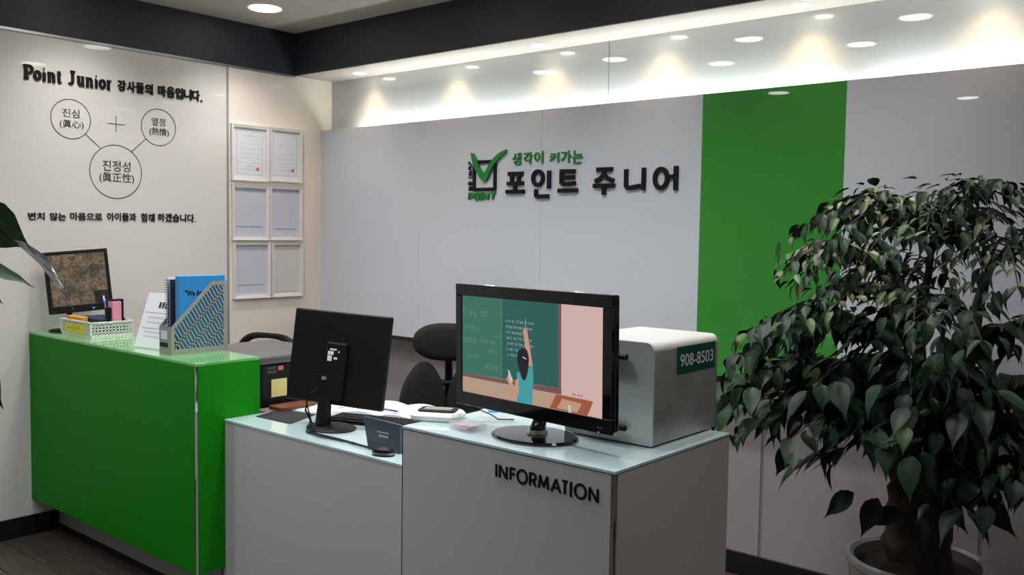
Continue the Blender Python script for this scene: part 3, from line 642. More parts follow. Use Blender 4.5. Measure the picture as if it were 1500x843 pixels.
# ================================================================== THINGS ON THE LOW DESK
def flat_thing(name, mb, m, label, cat, **k): return tag(mb.build(name, m, **k), label, cat)
flat_thing('mouse_pad', MB().prism([(1.585, -1.555), (1.80, -1.545), (1.72, -1.36), (1.53, -1.40)], lambda a, b, d: (a, b, ZD+d), 0, .003), 'black_matte', 'black mouse pad beside the monitor foot on the low desk', 'mouse pad')
pr = thing('printer', 'grey-topped black printer behind the green counter with a yellow note', 'printer', (1.22, -1.26, ZD))
kid(B(.98, -1.455, ZD, 1.467, -1.06, ZD+.185), 'body', 'black', pr, bevel=.012)
kid(B(.975, -1.465, ZD+.186, 1.474, -1.05, ZD+.222), 'lid', 'printer_top', pr, bevel=.01)
kid(B(1.467, -1.40, .832, 1.4685, -1.322, .908), 'sticky_note', 'postit', pr, 'pale yellow sticky note')
for (a, z, w_, h_, mm) in ((-1.42, .935, .045, .012, 'slate'), (-1.42, .953, .045, .010, 'slate'), (-1.365, .945, .025, .018, 'red')):
    kid(B(1.467, a, z, 1.4682, a+w_, z+h_), 'label', mm, pr)
flat_thing('wooden_tray', B(1.49, -1.43, ZD, 1.58, -1.24, ZD+.018), 'wood_red', 'red-brown wooden tray beside the printer', 'tray', bevel=.003)
kb = thing('keyboard', 'black keyboard on the low desk behind the monitor stand', 'keyboard', (2.03, -1.30, ZD), .336)
B(-.20, -.06, 0, .20, .06, .016).build('body', 'black', kb, .004)
kme = B(-.0075, -.0075, .0165, .0075, .0075, .021).mesh('key', 'black_matte')
for i in range(19):
    for j in range(5):
        o = bpy.data.objects.new('key', kme); COL.objects.link(o); o.parent = kb; o.location = (-.18+i*.02, -.042+j*.021, 0)
nb = thing('open_notebook', 'open white ledger on the desk behind the monitor', 'notebook', (1.90, -1.10, ZD), .30)
for s in (-1, 1):
    m = MB(); n = 8; vs = []
    for k in range(n+1):
        q = k/n; hz = .006+.016*math.sin(PI*min(1, q*1.2))*(1-q*.5)
        vs += [(s*.21*q, -.13, hz), (s*.21*q, .13, hz), (s*.21*q, -.13, 0), (s*.21*q, .13, 0)]
    fs = []
    for k in range(n): a = 4*k; fs += [(a, a+1, a+5, a+4), (a+2, a+6, a+7, a+3), (a, a+4, a+6, a+2), (a+1, a+3, a+7, a+5)]
    fs += [(0, 2, 3, 1), (4*n, 4*n+1, 4*n+3, 4*n+2)]
    m.add(vs, fs); m.build('page_block', 'paper', nb)
m = MB(); rnd = random.Random(3)
for s in (-1, 1):
    for k in range(14):
        yy = -.115+k*.017; x = .02 if s > 0 else -.19
        for j in range(4):
            q = abs(x+.02)/.21; hz = .0064+.016*math.sin(PI*min(1, q*1.2))*(1-q*.5)
            m.box(x, yy, hz+.0001, x+rnd.uniform(.015, .035), yy+.003, hz+.0006); x += .043
tag(m.build('ruled_writing', 'ink_light', nb), kind='stuff')
for k, (x, y, rz, mm) in enumerate(((1.62, -1.20, .2, 'paper'), (1.60, -1.14, -.25, 'paper_y'), (1.61, -1.09, .5, 'paper'))):
    o = B(-.105, -.148, 0, .105, .148, .002).build('paper_sheet', mm); o.location = (x, y, ZD+.0005+k*.0025); o.rotation_euler.z = rz
    tag(o, ['white paper sheet lying by the printer, lowest of three', 'yellowish paper sheet lying by the printer, between two white ones', 'white paper sheet lying turned on top of the papers by the printer'][k], 'paper', 'loose papers on the desk')
pe = thing('pen', 'blue ballpoint pen lying on the open ledger', 'pen', (1.96, -1.178, ZD+.028), .1)
MB().tube([(-.055, 0, 0), (.04, 0, 0), (.052, 0, 0)], [.0042, .0042, .002], 10).build('barrel', 'purple', pe); MB().tube([(-.070, 0, 0), (-.0555, 0, 0)], .0036, 8).build('cap', 'white_plastic', pe)
cd = thing('desk_sign_box', 'slate blue card box facing front at the right end of the low desk', 'box', (2.375, -1.565, ZD), .0)
MB().prism([(-.08, 0), (.085, 0), (.085, .100), (-.105, .104)], XZ, 0, .012).build('front_card', 'slate', cd); B(-.07, .002, 0, .075, .05, .07).build('body', 'slate', cd, .002)
m = MB()
for k in range(4): m.box(-.02+k*.012, -.0130, .045, -.012+k*.012, -.0122, .052)
m.box(-.03, -.0130, .06, .03, -.0122, .063); tag(m.build('print', 'ink_light', cd), kind='stuff')
ms = thing('mouse', 'dark silver computer mouse beside the information counter edge', 'mouse', (2.43, -1.625, ZD), .4)
MB().lathe([(.030, 0), (.032, .008), (.026, .022), (.012, .030), (0, .031)], n=20, sx=1.3, sy=.8, close=False).build('body', 'black', ms); MB().lathe([(.0325, .006), (.031, .012)], n=20, sx=1.3, sy=.8, close=False).build('side_band', 'alu', ms)

# ================================================================== THINGS ON THE GREEN COUNTER
bk = thing('wire_basket', 'white perforated plastic basket with yellow label on the green counter', 'basket', (.345, -1.605, ZG))
def grid_wall(p, q, h0, h1, nx, nz, th, mb):
    p = Vector(p); q = Vector(q)
    for i in range(nx+1):
        a = p.lerp(q, i/nx); mb.bar(a+Vector((0, 0, h0)), a+Vector((0, 0, h1)), .0065 if 0 < i < nx else .010, th, up=(q-p).cross(Vector((0, 0, 1))))
    for j in range(nz+1):
        z = h0+(h1-h0)*j/nz; mb.bar(p+Vector((0, 0, z)), q+Vector((0, 0, z)), th, .0055 if 0 < j < nz else .012)
X0, X1, Y0, Y1 = -.16, .15, -.108, .092
for p, q, nx in (((X0, Y0, 0), (X1, Y0, 0), 18), ((X1, Y0, 0), (X1, Y1, 0), 12), ((X0, Y1, 0), (X1, Y1, 0), 18), ((X0, Y0, 0), (X0, Y1, 0), 12)):
    m = MB(); grid_wall(p, q, .012, .068, nx, 4, .003, m); m.build('side_lattice', 'white_plastic', bk)
B(X0, Y0, 0, X1, Y1, .005).build('bottom', 'white_plastic', bk)
m = MB(); m.box(X0-.004, Y0-.005, .070, X1+.005, Y0+.003, .076).box(X0-.004, Y1-.003, .070, X1+.005, Y1+.005, .076).box(X0-.004, Y0, .070, X0+.003, Y1, .076).box(X1-.003, Y0, .070, X1+.005, Y1, .076); m.build('rim', 'white_plastic', bk)
lb = B(-.11, Y0-.0045, .014, .09, Y0-.002, .058).build('label', 'yellow', bk, label='yellow paper label')
m = MB()
for k in range(5): m.box(-.075+k*.026, Y0-.0052, .034, -.06+k*.026, Y0-.0046, .042)
m.build('print', 'ink_grey', lb)
flat_thing('notebook', B(.24, -1.66, ZG+.058, .46, -1.53, ZG+.086), 'navy_cover', 'navy notebook lying in the white basket', 'notebook', bevel=.002)
flat_thing('notebook', B(.215, -1.700, ZG+.006, .478, -1.53, ZG+.056), 'black', 'black notebook under the navy one in the white basket', 'notebook', bevel=.002)
flat_thing('envelope', B(.20, -1.695, ZG+.058, .36, -1.665, ZG+.090), 'orange', 'orange-yellow card at the front of the white basket', 'card', bevel=.002)
pe = thing('marker_pen', 'blue marker pen leaning in the white basket', 'pen', (.36, -1.575, ZG+.087)); MB().tube([(0, 0, .008), (-.06, .02, .068)], .006, 8).build('barrel', 'navy_cover', pe); MB().tube([(-.061, .0204, .069), (-.085, .027, .093)], .0065, 8).build('cap', 'purple', pe)
pk = thing('stapler', 'pink and black stapler standing upright in the white basket', 'stapler', (.455, -1.575, ZG+.006), .2)
B(-.022, -.030, .04, .018, .022, .165).build('body', 'pink', pk, .008); B(-.02, -.046, .03, .014, -.031, .135).build('front_grip', 'black', pk, .006); B(-.02, .023, .04, .016, .034, .172).build('rear_arm', 'black', pk, .004); B(-.02, -.03, .1655, .018, .022, .172).build('cap', 'black', pk, .003)
pq = thing('notice_card', 'white leaning notice card between the basket and the grey file holder', 'sign', (1.02, -1.700, ZG), .12)
tl = .32
fn = lambda a, z, d: (a, z*math.sin(tl)-d*math.cos(tl), z*math.cos(tl)+d*math.sin(tl)+.004)
MB().prism([(-.115, 0), (.10, 0), (.10, .245), (-.115, .245)], fn, 0, .003).build('board', 'paper', pq)
m = MB(); rnd = random.Random(2)
for zz in (.155, .085): m.prism([(-.10, zz), (.09, zz), (.09, zz+.0014), (-.10, zz+.0014)], fn, .003, .0034)
for k in range(4): m.prism([(-.02+k*.022, .178), (-.004+k*.022, .178), (-.004+k*.022, .205), (-.02+k*.022, .205)], fn, .003, .0034)
tag(m.build('print', 'ink', pq), kind='stuff')
m = MB()
for zz in (.13, .108, .065, .045):
    a = -.07
    while a < .06: b = a+rnd.uniform(.006, .016); m.prism([(a, zz), (b, zz), (b, zz+.008), (a, zz+.008)], fn, .003, .0034); a = b+.004
tag(m.build('print', 'ink_light', pq), kind='stuff')
MB().prism([(-.02, 0), (.02, 0), (.02, .15), (-.02, .15)], lambda a, z, d: (a, .125-z*.30+d, z), 0, .003).build('prop', 'paper', pq)
# file holder
fh = thing('magazine_file', 'grey slotted plastic file holder on the green counter', 'file holder', (1.205, -1.735, ZG), .0)
L, HH, FHt, WD = .258, .300, .115, .098
def clip(poly, a, b, c):      # keep a*x+b*y<=c
    out = []
    for i in range(len(poly)):
        p, q = poly[i], poly[(i+1) % len(poly)]; dp = a*p[0]+b*p[1]-c; dq = a*q[0]+b*q[1]-c
        if dp <= 0: out.append(p)
        if dp*dq < 0: s = dp/(dp-dq); out.append((p[0]+s*(q[0]-p[0]), p[1]+s*(q[1]-p[1])))
    return out
out = [(0, 0), (L, 0), (L, HH), (.72*L, HH), (0, FHt)]
bd = .016
sl = Vector((.72*L, HH-FHt)).normalized(); nrm = Vector((-sl.y, sl.x))
cs = [(-1, 0, -.014), (1, 0, L-bd), (0, -1, -.022), (0, 1, HH-bd), (nrm.x, nrm.y, nrm.y*FHt-bd)]
def inner(poly):
    for a, b, c in cs:
        if len(poly) < 3: return []
        poly = clip(poly, a, b, c)
    return poly if len(poly) >= 3 else []
def side_mb(xa, xb):
    m = MB(); fn = lambda a, z, d: (d, a, z)
    q = [(0, 0), (L, 0), (L, HH), (.72*L, HH), (0, FHt)]
    big = [(-1, -1), (2, -1), (2, 2), (-1, 2)]
    ip = inner(big)
    # border as convex pieces: outline minus inner, edge by edge
    rest = out
    for a, b, c in cs:
        piece = clip(rest, -a, -b, -c)
        if len(piece) >= 3: m.prism(piece, fn, xa, xb)
        rest = clip(rest, a, b, c)
    # long bands parallel to the slanted edge
    for k in (1, 2, 3, 4):
        off = nrm.y*FHt-bd-k*.052; wd = .0085
        p = clip(clip(inner(big), nrm.x, nrm.y, off+wd/2), -nrm.x, -nrm.y, -(off-wd/2))
        if len(p) >= 3: m.prism(p, fn, xa, xb)
    # short slats leaning the other way
    d2 = Vector((-.50, .86)); n2 = Vector((d2.y, -d2.x))
    for k in range(-10, 24):
        off = k*.0155; wd = .0062
        p = inner(big)
        p = clip(p, n2.x, n2.y, off+wd/2) if len(p) >= 3 else p
        p = clip(p, -n2.x, -n2.y, -(off-wd/2)) if len(p) >= 3 else p
        if len(p) >= 3: m.prism(p, fn, xa, xb)
    return m
side_mb(WD/2-.003, WD/2).build('slotted_side', 'grey_plastic', fh); side_mb(-WD/2, -WD/2+.003).build('slotted_side', 'grey_plastic', fh)
B(-WD/2+.003, 0, 0, WD/2-.003, .003, FHt).build('front_face', 'grey_plastic', fh); B(-WD/2+.003, L-.003, 0, WD/2-.003, L, HH).build('back_face', 'grey_plastic', fh); B(-WD/2+.003, .003, 0, WD/2-.003, L-.003, .003).build('bottom', 'grey_plastic', fh)
B(-.035, -.0015, .062, .015, -.0005, .098).build('label', 'paper', fh); B(-.042, -.0020, .030, .020, -.0002, .048).build('finger_slot', 'black', fh)
bf = thing('blue_folder', 'bright blue plastic folder standing in the grey file holder', 'folder', (1.2285, -1.700, ZG+.004))
B(-.006, 0, 0, .020, .218, .322).build('cover', 'blue', bf, .003)
text_mb('"We Are', (.030, .236, .118, .262), lambda a, z, d: (.0201+d, a, z), 0, .0006, .03).build('lettering', 'letter_black', bf)
for (xx, w_, cmn, lab, h_) in ((1.170, .012, 'paper_b', 'spiral notebook with black coil, leftmost in the grey file holder', .312), (1.192, .012, 'navy_cover', 'navy spiral notebook beside the blue folder in the grey file holder', .306)):
    sn = thing('spiral_notebook', lab, 'notebook', (xx, -1.705, ZG+.004))
    B(-w_/2, 0, 0, w_/2, .20, h_).build('pages', 'paper' if cmn == 'paper_b' else 'paper_b', sn); B(w_/2+.0002, -.004, 0, w_/2+.0016, .20, h_).build('cover', cmn, sn)
    m = MB()
    for k in range(30): m.lathe([(.0085, -.0009), (.0096, 0), (.0085, .0009), (.0076, 0), (.0085, -.0009)], (0, -.003, .006+k*.0102), 10, close=False)
    m.build('coil', 'black', sn)
flat_thing('lime_sheet', B(1.2065, -1.69, ZG+.004, 1.2105, -1.49, ZG+.315), 'lime', 'thin lime green divider between the spiral notebooks and blue folder', 'divider')

# ================================================================== CHAIRS
def office_chair(loc, rz, label, dual=True):
    ch = thing('office_chair', label, 'chair', loc, rz)
    MB().lathe([(.03, .06), (.035, .10), (.022, .11), (.022, .42)], n=16).build('gas_column', 'black', ch)
    for k in range(5):
        a = 2*PI*k/5+.3; m = MB(); m.tube([(0, 0, .085), (.28*math.cos(a), .28*math.sin(a), .065)], [.028, .018], 8); lg = m.build('leg', 'black', ch)
        MB().tube([(.28*math.cos(a)-.02*math.sin(a), .28*math.sin(a)+.02*math.cos(a), .028), (.28*math.cos(a)+.02*math.sin(a), .28*math.sin(a)-.02*math.cos(a), .028)], .028, 12).build('caster', 'black', lg)
    MB().prism(blob(.24, .23, 0, 0, .09), lambda a, b, d: (a, b, d), .43, .50).build('seat', 'mesh_black', ch, .02, 3)
    return ch
def pad(cx, cz, rx, rz_, y, th, curve, shape, n=28, rings=8):
    """upholstered pad: outline shape(angle)->(x,z); domed both faces"""
    m = MB(); vs = []; fs = []
    for side in (-1, 1):
        for r in range(rings+1):
            q = r/rings
            for k in range(n):
                a = 2*PI*k/n; x, z = shape(a); x *= q; z *= q
                hh = th/2*math.sqrt(max(0, 1-q**3.2))
                X = cx+x*rx; vs.append((X, y+side*hh-curve*((x*rx)**2+0.0), cz+z*rz_))
    R = (rings+1)*n
    for s in range(2):
        for r in range(rings):
            for k in range(n): fs.append((s*R+r*n+k, s*R+r*n+(k+1) % n, s*R+(r+1)*n+(k+1) % n, s*R+(r+1)*n+k))
    return m.add(vs, fs, 0, True)
sup = lambda p: (lambda a: (math.copysign(abs(math.cos(a))**p, math.cos(a)), math.copysign(abs(math.sin(a))**p, math.sin(a))))
ch = office_chair((1.795, -.72, 0), .64, 'black office chair with headrest and split back behind the desk')
def tall(a):
    c, s = math.cos(a), math.sin(a); wd = 1.0 if s < 0 else 1-.38*s*s
    return (math.copysign(abs(c)**.75, c)*wd, math.copysign(abs(s)**.85, s))
pad(0, 1.013, .165, .093, .25, .055, .6, sup(.85)).build('headrest', 'mesh_black', ch)
for q in (-1, 1): pad(q*.128, .675, .118, .240, .25, .06, 0, (lambda q: lambda a: (tall(a)[0]-q*.16*(tall(a)[1]+1)*.5, tall(a)[1]))(q)).build('back_pad', 'mesh_black', ch)
MB().tube([(0, .05, .43), (0, .28, .45), (0, .33, .60), (0, .33, .85), (0, .30, 1.0)], [.028, .026, .022, .02, .016], 10).build('back_post', 'black', ch)
for q in (-1, 1): MB().tube([(0, .32, .80), (q*.08, .30, .81), (q*.13, .28, .80)], .016, 8).build('pad_bracket', 'black', ch)
for q in (-1, 1): MB().tube([(q*.22, 0, .44), (q*.29, 0, .46), (q*.30, 0, .60), (q*.30, -.1, .62), (q*.30, .12, .62)], [.014, .014, .014, .02, .02], 8).build('armrest', 'black', ch)
c2 = office_chair((.35, -.84, 0), .25, 'black chair with an arched open back rail behind the green counter')
m = MB(); AR = [(.212*math.copysign(abs(math.cos(a))**.6, math.cos(a)), .25, .80+.135*math.sin(a)) for a in [PI-PI*k/20 for k in range(21)]]; m.tube([(-.21, .22, .50)]+AR+[(.21, .22, .50)], [.018]+[.016+.010*abs(math.cos(PI*k/20)) for k in range(21)]+[.018], 10); m.build('back_frame', 'black', c2)
pad(0, .67, .19, .13, .24, .04, 0, sup(.5)).build('back_pad', 'mesh_black', c2)

# ================================================================== PLANTS
def leaf_mesh(name, m, wide=.25, droop=.25, fold=.18, seed=0):
    """pointed leaf along +Y, length 1, with a drawn-out tip, folded along the midrib"""
    prof = [(0, .03), (.08, .50), (.20, .90), (.36, 1.0), (.53, .84), (.68, .52), (.79, .25), (.89, .09), (1, .0)]
    r = random.Random(seed); vs = []; fs = []
    for t_, w_ in prof:
        z = -droop*t_*t_; wv = wide*w_; e = fold*wv+.012*math.sin(t_*17+seed)
        vs += [(-wv, t_, z+e), (-wv*.5, t_, z+e*.35), (0, t_, z), (wv*.5, t_, z+e*.35), (wv, t_, z+e+.006*r.uniform(-1, 1))]
    for i in range(len(prof)-2):
        fs += [(5*i+j, 5*i+j+1, 5*i+j+6, 5*i+j+5) for j in range(4)]
    i = 5*(len(prof)-2); fs += [(i+j, i+j+1, i+7) for j in range(4)]
    me = bpy.data.meshes.new(name); me.from_pydata(vs[:-2]+vs[-2:], [], fs); me.materials.append(M[m])
    for p in me.polygons: p.use_smooth = True
    return me
def leaf_matrix(p, d, nrm_, L, wsc=1):
    d = d.normalized(); x = d.cross(nrm_); x = x.normalized() if x.length > .05 else d.orthogonal().normalized(); z = x.cross(d)
    m = Matrix((x*L*wsc, d*L, z*L)).transposed().to_4x4(); m.translation = p; return m
LM = {k: [leaf_mesh('leaf', k, .24+.03*s, .22+.14*s, .28, s) for s in range(3)] for k in ('leaf_a', 'leaf_b', 'leaf_c', 'leaf_d')}
M['leaf_painted_glint'] = mat('leaf_painted_highlights', (.02, .045, .03), .2, coat=1, spec=1, noise=((22, 5, 5), (.80, .90, 1.0)))  # pale noise streaks paint wet highlights into the green leaf colour
M['leaf_left'] = mat('leaf_left', (.055, .14, .045), .5, noise=(8, (.03, .09, .03)))
LM['leaf_left'] = [leaf_mesh('leaf', 'leaf_left', .24, .15, .1, s) for s in range(3)]
LM['leaf_painted_glint'] = [leaf_mesh('leaf', 'leaf_painted_glint', .2, .2, .35, s) for s in range(3)]
CAM = Vector((4.7274, -3.6763, 1.55))
def bez(a, b, c, n):
    return [(1-t_)**2*a+2*t_*(1-t_)*b+t_*t_*c for t_ in [k/n for k in range(n+1)]]
def potted_plant():
    pc = Vector((3.866, -.603, 0))
    pt = thing('potted_tree', 'large leafy dark green tree in a glazed pot beside the information counter', 'plant', pc)
    MB().lathe([(.0, .0), (.13, .0), (.15, .02), (.185, .25), (.205, .44), (.212, .485), (.222, .495), (.222, .512), (.205, .516), (.192, .508), (.188, .47), (.0, .47)], n=48, close=False).build('pot', 'ceramic', pt)
    MB().lathe([(.187, .472), (.15, .482), (.08, .488), (0, .488)], n=40, close=False).build('soil', 'soil', pt)
    W_ = lambda p: Vector(p)-pc
    def trunk(pts, rad, name='trunk'):
        P = [W_(p) for p in pts]; Q = []; R_ = []
        for i in range(len(P)-1):
            for k in range(4): q = k/4; Q.append(P[i].lerp(P[i+1], q)); R_.append(rad[i]+(rad[i+1]-rad[i])*q)
        Q.append(P[-1]); R_.append(rad[-1]); rnd = random.Random(len(pts))
        Q = [p+Vector((rnd.uniform(-1, 1), rnd.uniform(-1, 1), 0))*r*.07 for p, r in zip(Q, R_)]
        R_ = [r*rnd.uniform(.94, 1.06) for r in R_]
        return MB().tube(Q, R_, 16).build(name, 'bark', pt)
    trunk([(3.866, -.60, .45), (3.862, -.60, .60), (3.862, -.60, .74), (3.87, -.60, .86), (3.87, -.60, .93)], [.108, .098, .092, .07, .04])
    stems = [[(3.84, -.60, .68), (3.80, -.60, .84), (3.77, -.60, 1.0), (3.76, -.58, 1.18), (3.78, -.58, 1.36)],
             [(3.89, -.59, .68), (3.92, -.58, .84), (3.94, -.56, 1.02), (3.98, -.55, 1.22), (4.02, -.55, 1.45)],
             [(3.87, -.63, .72), (3.88, -.66, .9), (3.87, -.68, 1.08), (3.86, -.66, 1.26), (3.88, -.64, 1.5)]]
    for s, r in zip(stems, ([.058, .042, .032, .02, .010], [.072, .066, .05, .028, .012], [.05, .035, .026, .018, .009])): trunk(s, r, 'stem')
    tips = [(3.54, -.89, 1.47), (3.52, -.6, 1.62), (3.53, -.81, 1.58), (3.62, -.81, 1.65), (3.73, -.88, 1.66), (3.81, -.86, 1.65), (3.77, -.43, 1.65), (4.0, -.88, 1.68), (4.04, -.72, 1.7), (4.11, -.74, 1.71), (3.71, -.97, 1.56), (3.81, -.92, 1.55), (3.96, -.98, 1.57), (3.91, -.33, 1.6), (4.14, -.83, 1.59), (3.42, -.9, 1.25), (3.35, -.85, 1.15), (3.28, -.79, 1.04), (3.15, -.53, .89), (3.28, -.74, .85), (3.23, -.38, .86), (3.6, -1.0, .93), (3.3, -.4, 1.16), (3.63, -1.0, 1.34), (3.73, -1.0, 1.36), (3.67, -.98, 1.11), (3.74, -.95, 1.03), (3.76, -1.02, .93), (3.7, -.95, .84), (3.83, -.98, 1.25), (3.66, -.34, 1.35), (3.98, -1.13, 1.33), (3.82, -.28, 1.43), (4.1, -.94, 1.46), (4.2, -1.01, 1.43), (3.96, -1.08, 1.16), (4.06, -1.14, 1.25), (4.14, -1.1, 1.29), (4.08, -.36, 1.18), (3.7, -.26, .88), (4.0, -.97, 1.07), (4.11, -1.0, 1.11), (4.18, -.92, 1.05), (4.13, -.96, .86), (4.16, -.76, .74), (4.21, -.9, .92), (4.05, -.99, .83), (3.28, -.32, .99), (3.62, -.93, 1.44), (3.81, -1.06, 1.47), (3.42, -.87, 1.09), (3.99, -1.04, .96),
            (4.35, -.6, 1.6), (4.4, -.7, 1.4), (4.42, -.5, 1.2), (4.4, -.75, 1.05), (4.3, -.3, 1.5), (4.35, -.35, .95), (3.45, -.62, 1.5), (3.55, -.55, 1.38), (3.4, -.65, .98), (3.5, -.7, 1.2), (3.6, -.75, 1.02)]
    rnd = random.Random(11); leaves = []
    SP = [[Vector(p) for p in s] for s in stems]
    for ti, tp in enumerate(tips):
        T = Vector(tp); best = None
        for s in SP:
            for p in s[1:]:
                if p.z < T.z+.12 or p is s[-1]:
                    dd = (p-T).length+max(0, p.z-T.z)*.3
                    if best is None or dd < best[0]: best = (dd, p)
        A = best[1]; up = .10+.25*(T-A).length
        mid = (A+T)/2+Vector((0, 0, up)); n = 10; P = bez(A, mid, T, n)
        MB().tube([W_(p) for p in P], [.007-.0055*k/n for k in range(n+1)], 6).build('branch', 'bark', pt)
        high = T.z > 1.33; low = T.z < 1.12
        for k in range(2, n+1):
            p = P[k]; tan = (P[min(k+1, n)]-P[k-1]).normalized(); sd = tan.cross(Vector((0, 0, 1))).normalized()
            for s in ((-1, 1) if k < n else (-1, 0, 1)):
                # side twig carrying a few leaflets
                L = (.055+.05*rnd.random()) if high else (.045+.05*rnd.random())
                dirn = (sd*s*.9+tan*(.5 if s else 1)+Vector((0, 0, rnd.uniform(-.35, .25)))).normalized()
                nl = rnd.choice([2, 3, 4] if high else [1, 2, 2, 3])
                for j in range(nl):
                    q = p+dirn*L*(j/max(1, nl-1) if nl > 1 else rnd.uniform(.2, 1))
                    size = rnd.uniform(.038, .072) if high else (rnd.uniform(.06, .135) if low else rnd.uniform(.05, .11))
                    ds = dirn*rnd.uniform(.6, 1.2)+Vector((rnd.uniform(-.5, .5), rnd.uniform(-.5, .5), -rnd.uniform(-.05, .55) if rnd.random() < .65 else -rnd.uniform(.5, 1.0)))
                    nn = Vector((rnd.uniform(-.35, .35), rnd.uniform(-.45, .3), 1))
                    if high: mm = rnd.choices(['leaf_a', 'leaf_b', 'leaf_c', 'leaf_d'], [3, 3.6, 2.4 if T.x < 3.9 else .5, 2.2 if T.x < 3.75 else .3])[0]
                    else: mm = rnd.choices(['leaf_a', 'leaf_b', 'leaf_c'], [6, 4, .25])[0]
                    end = q+ds.normalized()*size
                    if max(q.y, end.y) > -.06 or end.z < (.79 if end.x < 3.74 else .90 if end.x < 3.96 else .74): continue
                    if min(q.x, end.x) < 3.50 and min(q.y, end.y) < -1.12 and min(q.z, end.z) < 1.27: continue
                    leaves.append((q, ds, nn, size, mm, rnd.randrange(3), rnd.uniform(.62, .92) if high else rnd.uniform(.8, 1.15)))
    # the single big leaves the photo shows low on the trunk
    for p, d, s in (((3.745, -.86, .76), (-.5, -.2, -.5), .13), ((3.80, -.80, .74), (-.3, -.3, -.9), .14), ((3.99, -.85, .80), (.6, -.3, -.5), .13), ((4.10, -.88, .82), (.8, -.1, -.6), .14), ((3.86, -.76, .70), (-.8, -.3, -.35), .13), ((3.90, -.75, .70), (.3, -.4, -.8), .13)):
        leaves.append((Vector(p), Vector(d), Vector((.2, -.8, .6)), s, 'leaf_a', 0, 1))
    def weight(l):
        c = l[0]; dv = c-CAM; fw = Vector((-.645, .762, -.06)); dep = dv.dot(fw); rt = dv.dot(Vector((.763, .646, 0)))
        inside = abs(rt/dep) < .57
        return (l[3]/dep) * (1 if inside else .1) * (1 if dep < 3.15 else .6)
    leaves.sort(key=weight, reverse=True)
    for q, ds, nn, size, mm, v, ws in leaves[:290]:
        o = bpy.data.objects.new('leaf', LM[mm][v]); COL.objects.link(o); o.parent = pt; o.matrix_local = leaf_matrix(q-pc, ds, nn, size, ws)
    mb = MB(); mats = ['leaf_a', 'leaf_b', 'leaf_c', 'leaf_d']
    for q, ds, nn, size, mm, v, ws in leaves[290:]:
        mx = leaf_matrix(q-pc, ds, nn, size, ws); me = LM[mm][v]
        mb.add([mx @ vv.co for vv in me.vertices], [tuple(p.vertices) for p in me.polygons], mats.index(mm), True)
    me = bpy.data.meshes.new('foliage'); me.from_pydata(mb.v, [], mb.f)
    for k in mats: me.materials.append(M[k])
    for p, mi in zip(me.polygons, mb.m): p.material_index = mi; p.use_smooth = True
    o = bpy.data.objects.new('foliage', me); COL.objects.link(o); o.parent = pt; o['kind'] = 'stuff'
    print('leaves', len(leaves))
potted_plant()
# plant whose leaves hang into the picture from the left
lp0 = Vector((2.93, -3.45, 0))
lp = thing('potted_plant', 'leafy plant hanging into the left edge near the camera', 'plant', lp0)
MB().lathe([(.0, .0), (.12, .0), (.15, .02), (.18, .3), (.19, .36), (.175, .36), (.17, .32), (.0, .32)], n=32, close=False).build('pot', 'ceramic', lp)
MB().tube([(0, 0, .31), (.01, 0, .7), (0, .02, 1.1), (.03, .05, 1.5)], [.03, .024, .018, .010], 10).build('stem', 'bark', lp)
def twig(*P):
    P = [Vector(p)-lp0 for p in P]; Q = []
    for i in range(len(P)-1):                # rounded through the given points
        a = P[max(i-1, 0)]; b = P[i]; c = P[i+1]; d = P[min(i+2, len(P)-1)]
        for k in range(6):
            t_ = k/6; Q.append(.5*((2*b)+(c-a)*t_+(2*a-5*b+4*c-d)*t_*t_+(3*b-a-3*c+d)*t_**3))
    Q.append(P[-1]); n = len(Q)
    MB().tube(Q, [.0045-.0033*k/n for k in range(n)], 6).build('branch', 'bark', lp)
def lf(a, b, up, wd, m, mesh_i=0):
    a = Vector(a); b = Vector(b); o = bpy.data.objects.new('leaf', LM[m][mesh_i]); COL.objects.link(o); o.parent = lp
    o.matrix_local = leaf_matrix(a-lp0, b-a, Vector(up), (b-a).length, wd)
twig((2.96, -3.40, 1.45), (3.10, -3.25, 1.62), (3.19, -3.15, 1.585))
twig((2.96, -3.40, 1.40), (3.12, -3.20, 1.56), (3.211, -3.129, 1.548), (3.236, -3.103, 1.526))
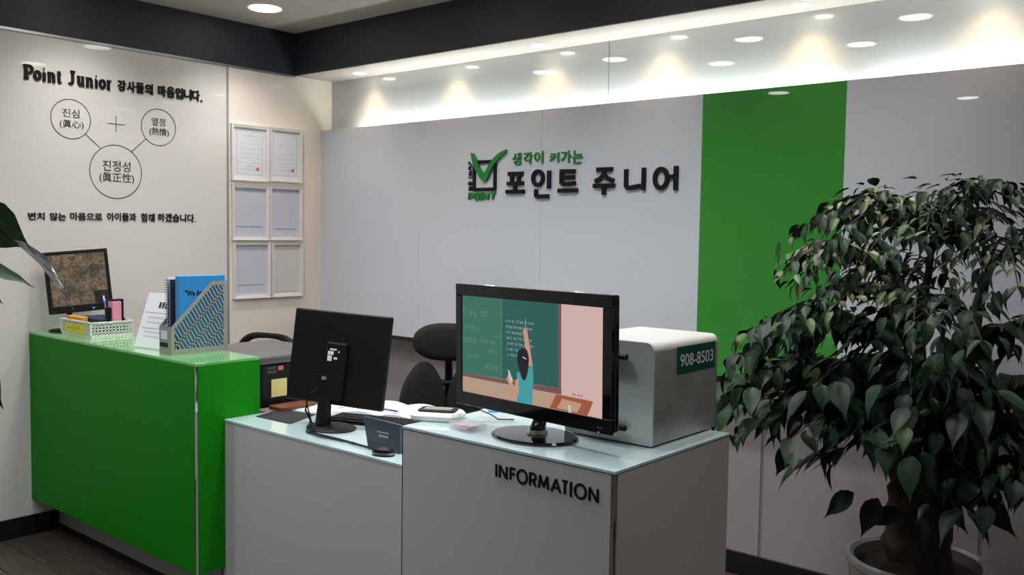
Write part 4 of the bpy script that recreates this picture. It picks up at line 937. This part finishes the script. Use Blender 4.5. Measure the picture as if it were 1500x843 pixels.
twig((2.96, -3.40, 1.30), (3.10, -3.25, 1.46), (3.21, -3.14, 1.489))
twig((2.96, -3.40, 1.10), (3.10, -3.25, 1.30), (3.235, -3.14, 1.322))
lf((3.205, -3.160, 1.572), (3.246, -3.072, 1.515), (.6, -.5, .6), 1.5, 'leaf_left')
lf((3.234, -3.103, 1.526), (3.279, -3.008, 1.430), (.30, .05, 1), .60, 'leaf_painted_glint', 1)
lf((3.212, -3.150, 1.490), (3.249, -3.071, 1.462), (.4, -.3, .8), .75, 'leaf_left', 2)
lf((3.215, -3.150, 1.470), (3.234, -3.117, 1.427), (.6, -.5, .4), .9, 'leaf_left')
lf((3.222, -3.155, 1.345), (3.251, -3.128, 1.267), (.6, -.5, .4), .9, 'leaf_left', 1)

# the rest of that plant, standing outside the picture at the left
rnd = random.Random(21)
for k in range(26):
    a = rnd.uniform(0, 2*PI); z0 = rnd.uniform(.75, 1.45); L_ = rnd.uniform(.16, .32)
    A = lp0+Vector((.01, .02, z0)); T = A+Vector((math.cos(a)*L_, math.sin(a)*L_, rnd.uniform(.02, .22)))
    P = bez(A, (A+T)/2+Vector((0, 0, .10)), T, 8)
    def left_of_frame(p):
        d = p-CAM; return d.dot(Vector((.763, .646, 0)))/max(.05, d.dot(Vector((-.645, .762, -.06)))) < -.60
    if not all(left_of_frame(p) for p in P): continue
    MB().tube([p-lp0 for p in P], [.005-.0035*i/8 for i in range(9)], 6).build('branch', 'bark', lp)
    for i in range(2, 9):
        for sgn in (-1, 1):
            tan = (P[min(i+1, 8)]-P[i-1]).normalized(); sd = tan.cross(Vector((0, 0, 1)))*sgn
            d = sd*.8+tan*.6+Vector((0, 0, -rnd.uniform(.1, .7))); size = rnd.uniform(.07, .12); q = P[i]
            if not left_of_frame(q+d.normalized()*size): continue
            o = bpy.data.objects.new('leaf', LM['leaf_left'][rnd.randrange(3)]); COL.objects.link(o); o.parent = lp
            o.matrix_local = leaf_matrix(q-lp0, d, Vector((rnd.uniform(-.3, .3), rnd.uniform(-.3, .3), 1)), size, rnd.uniform(.8, 1.1))
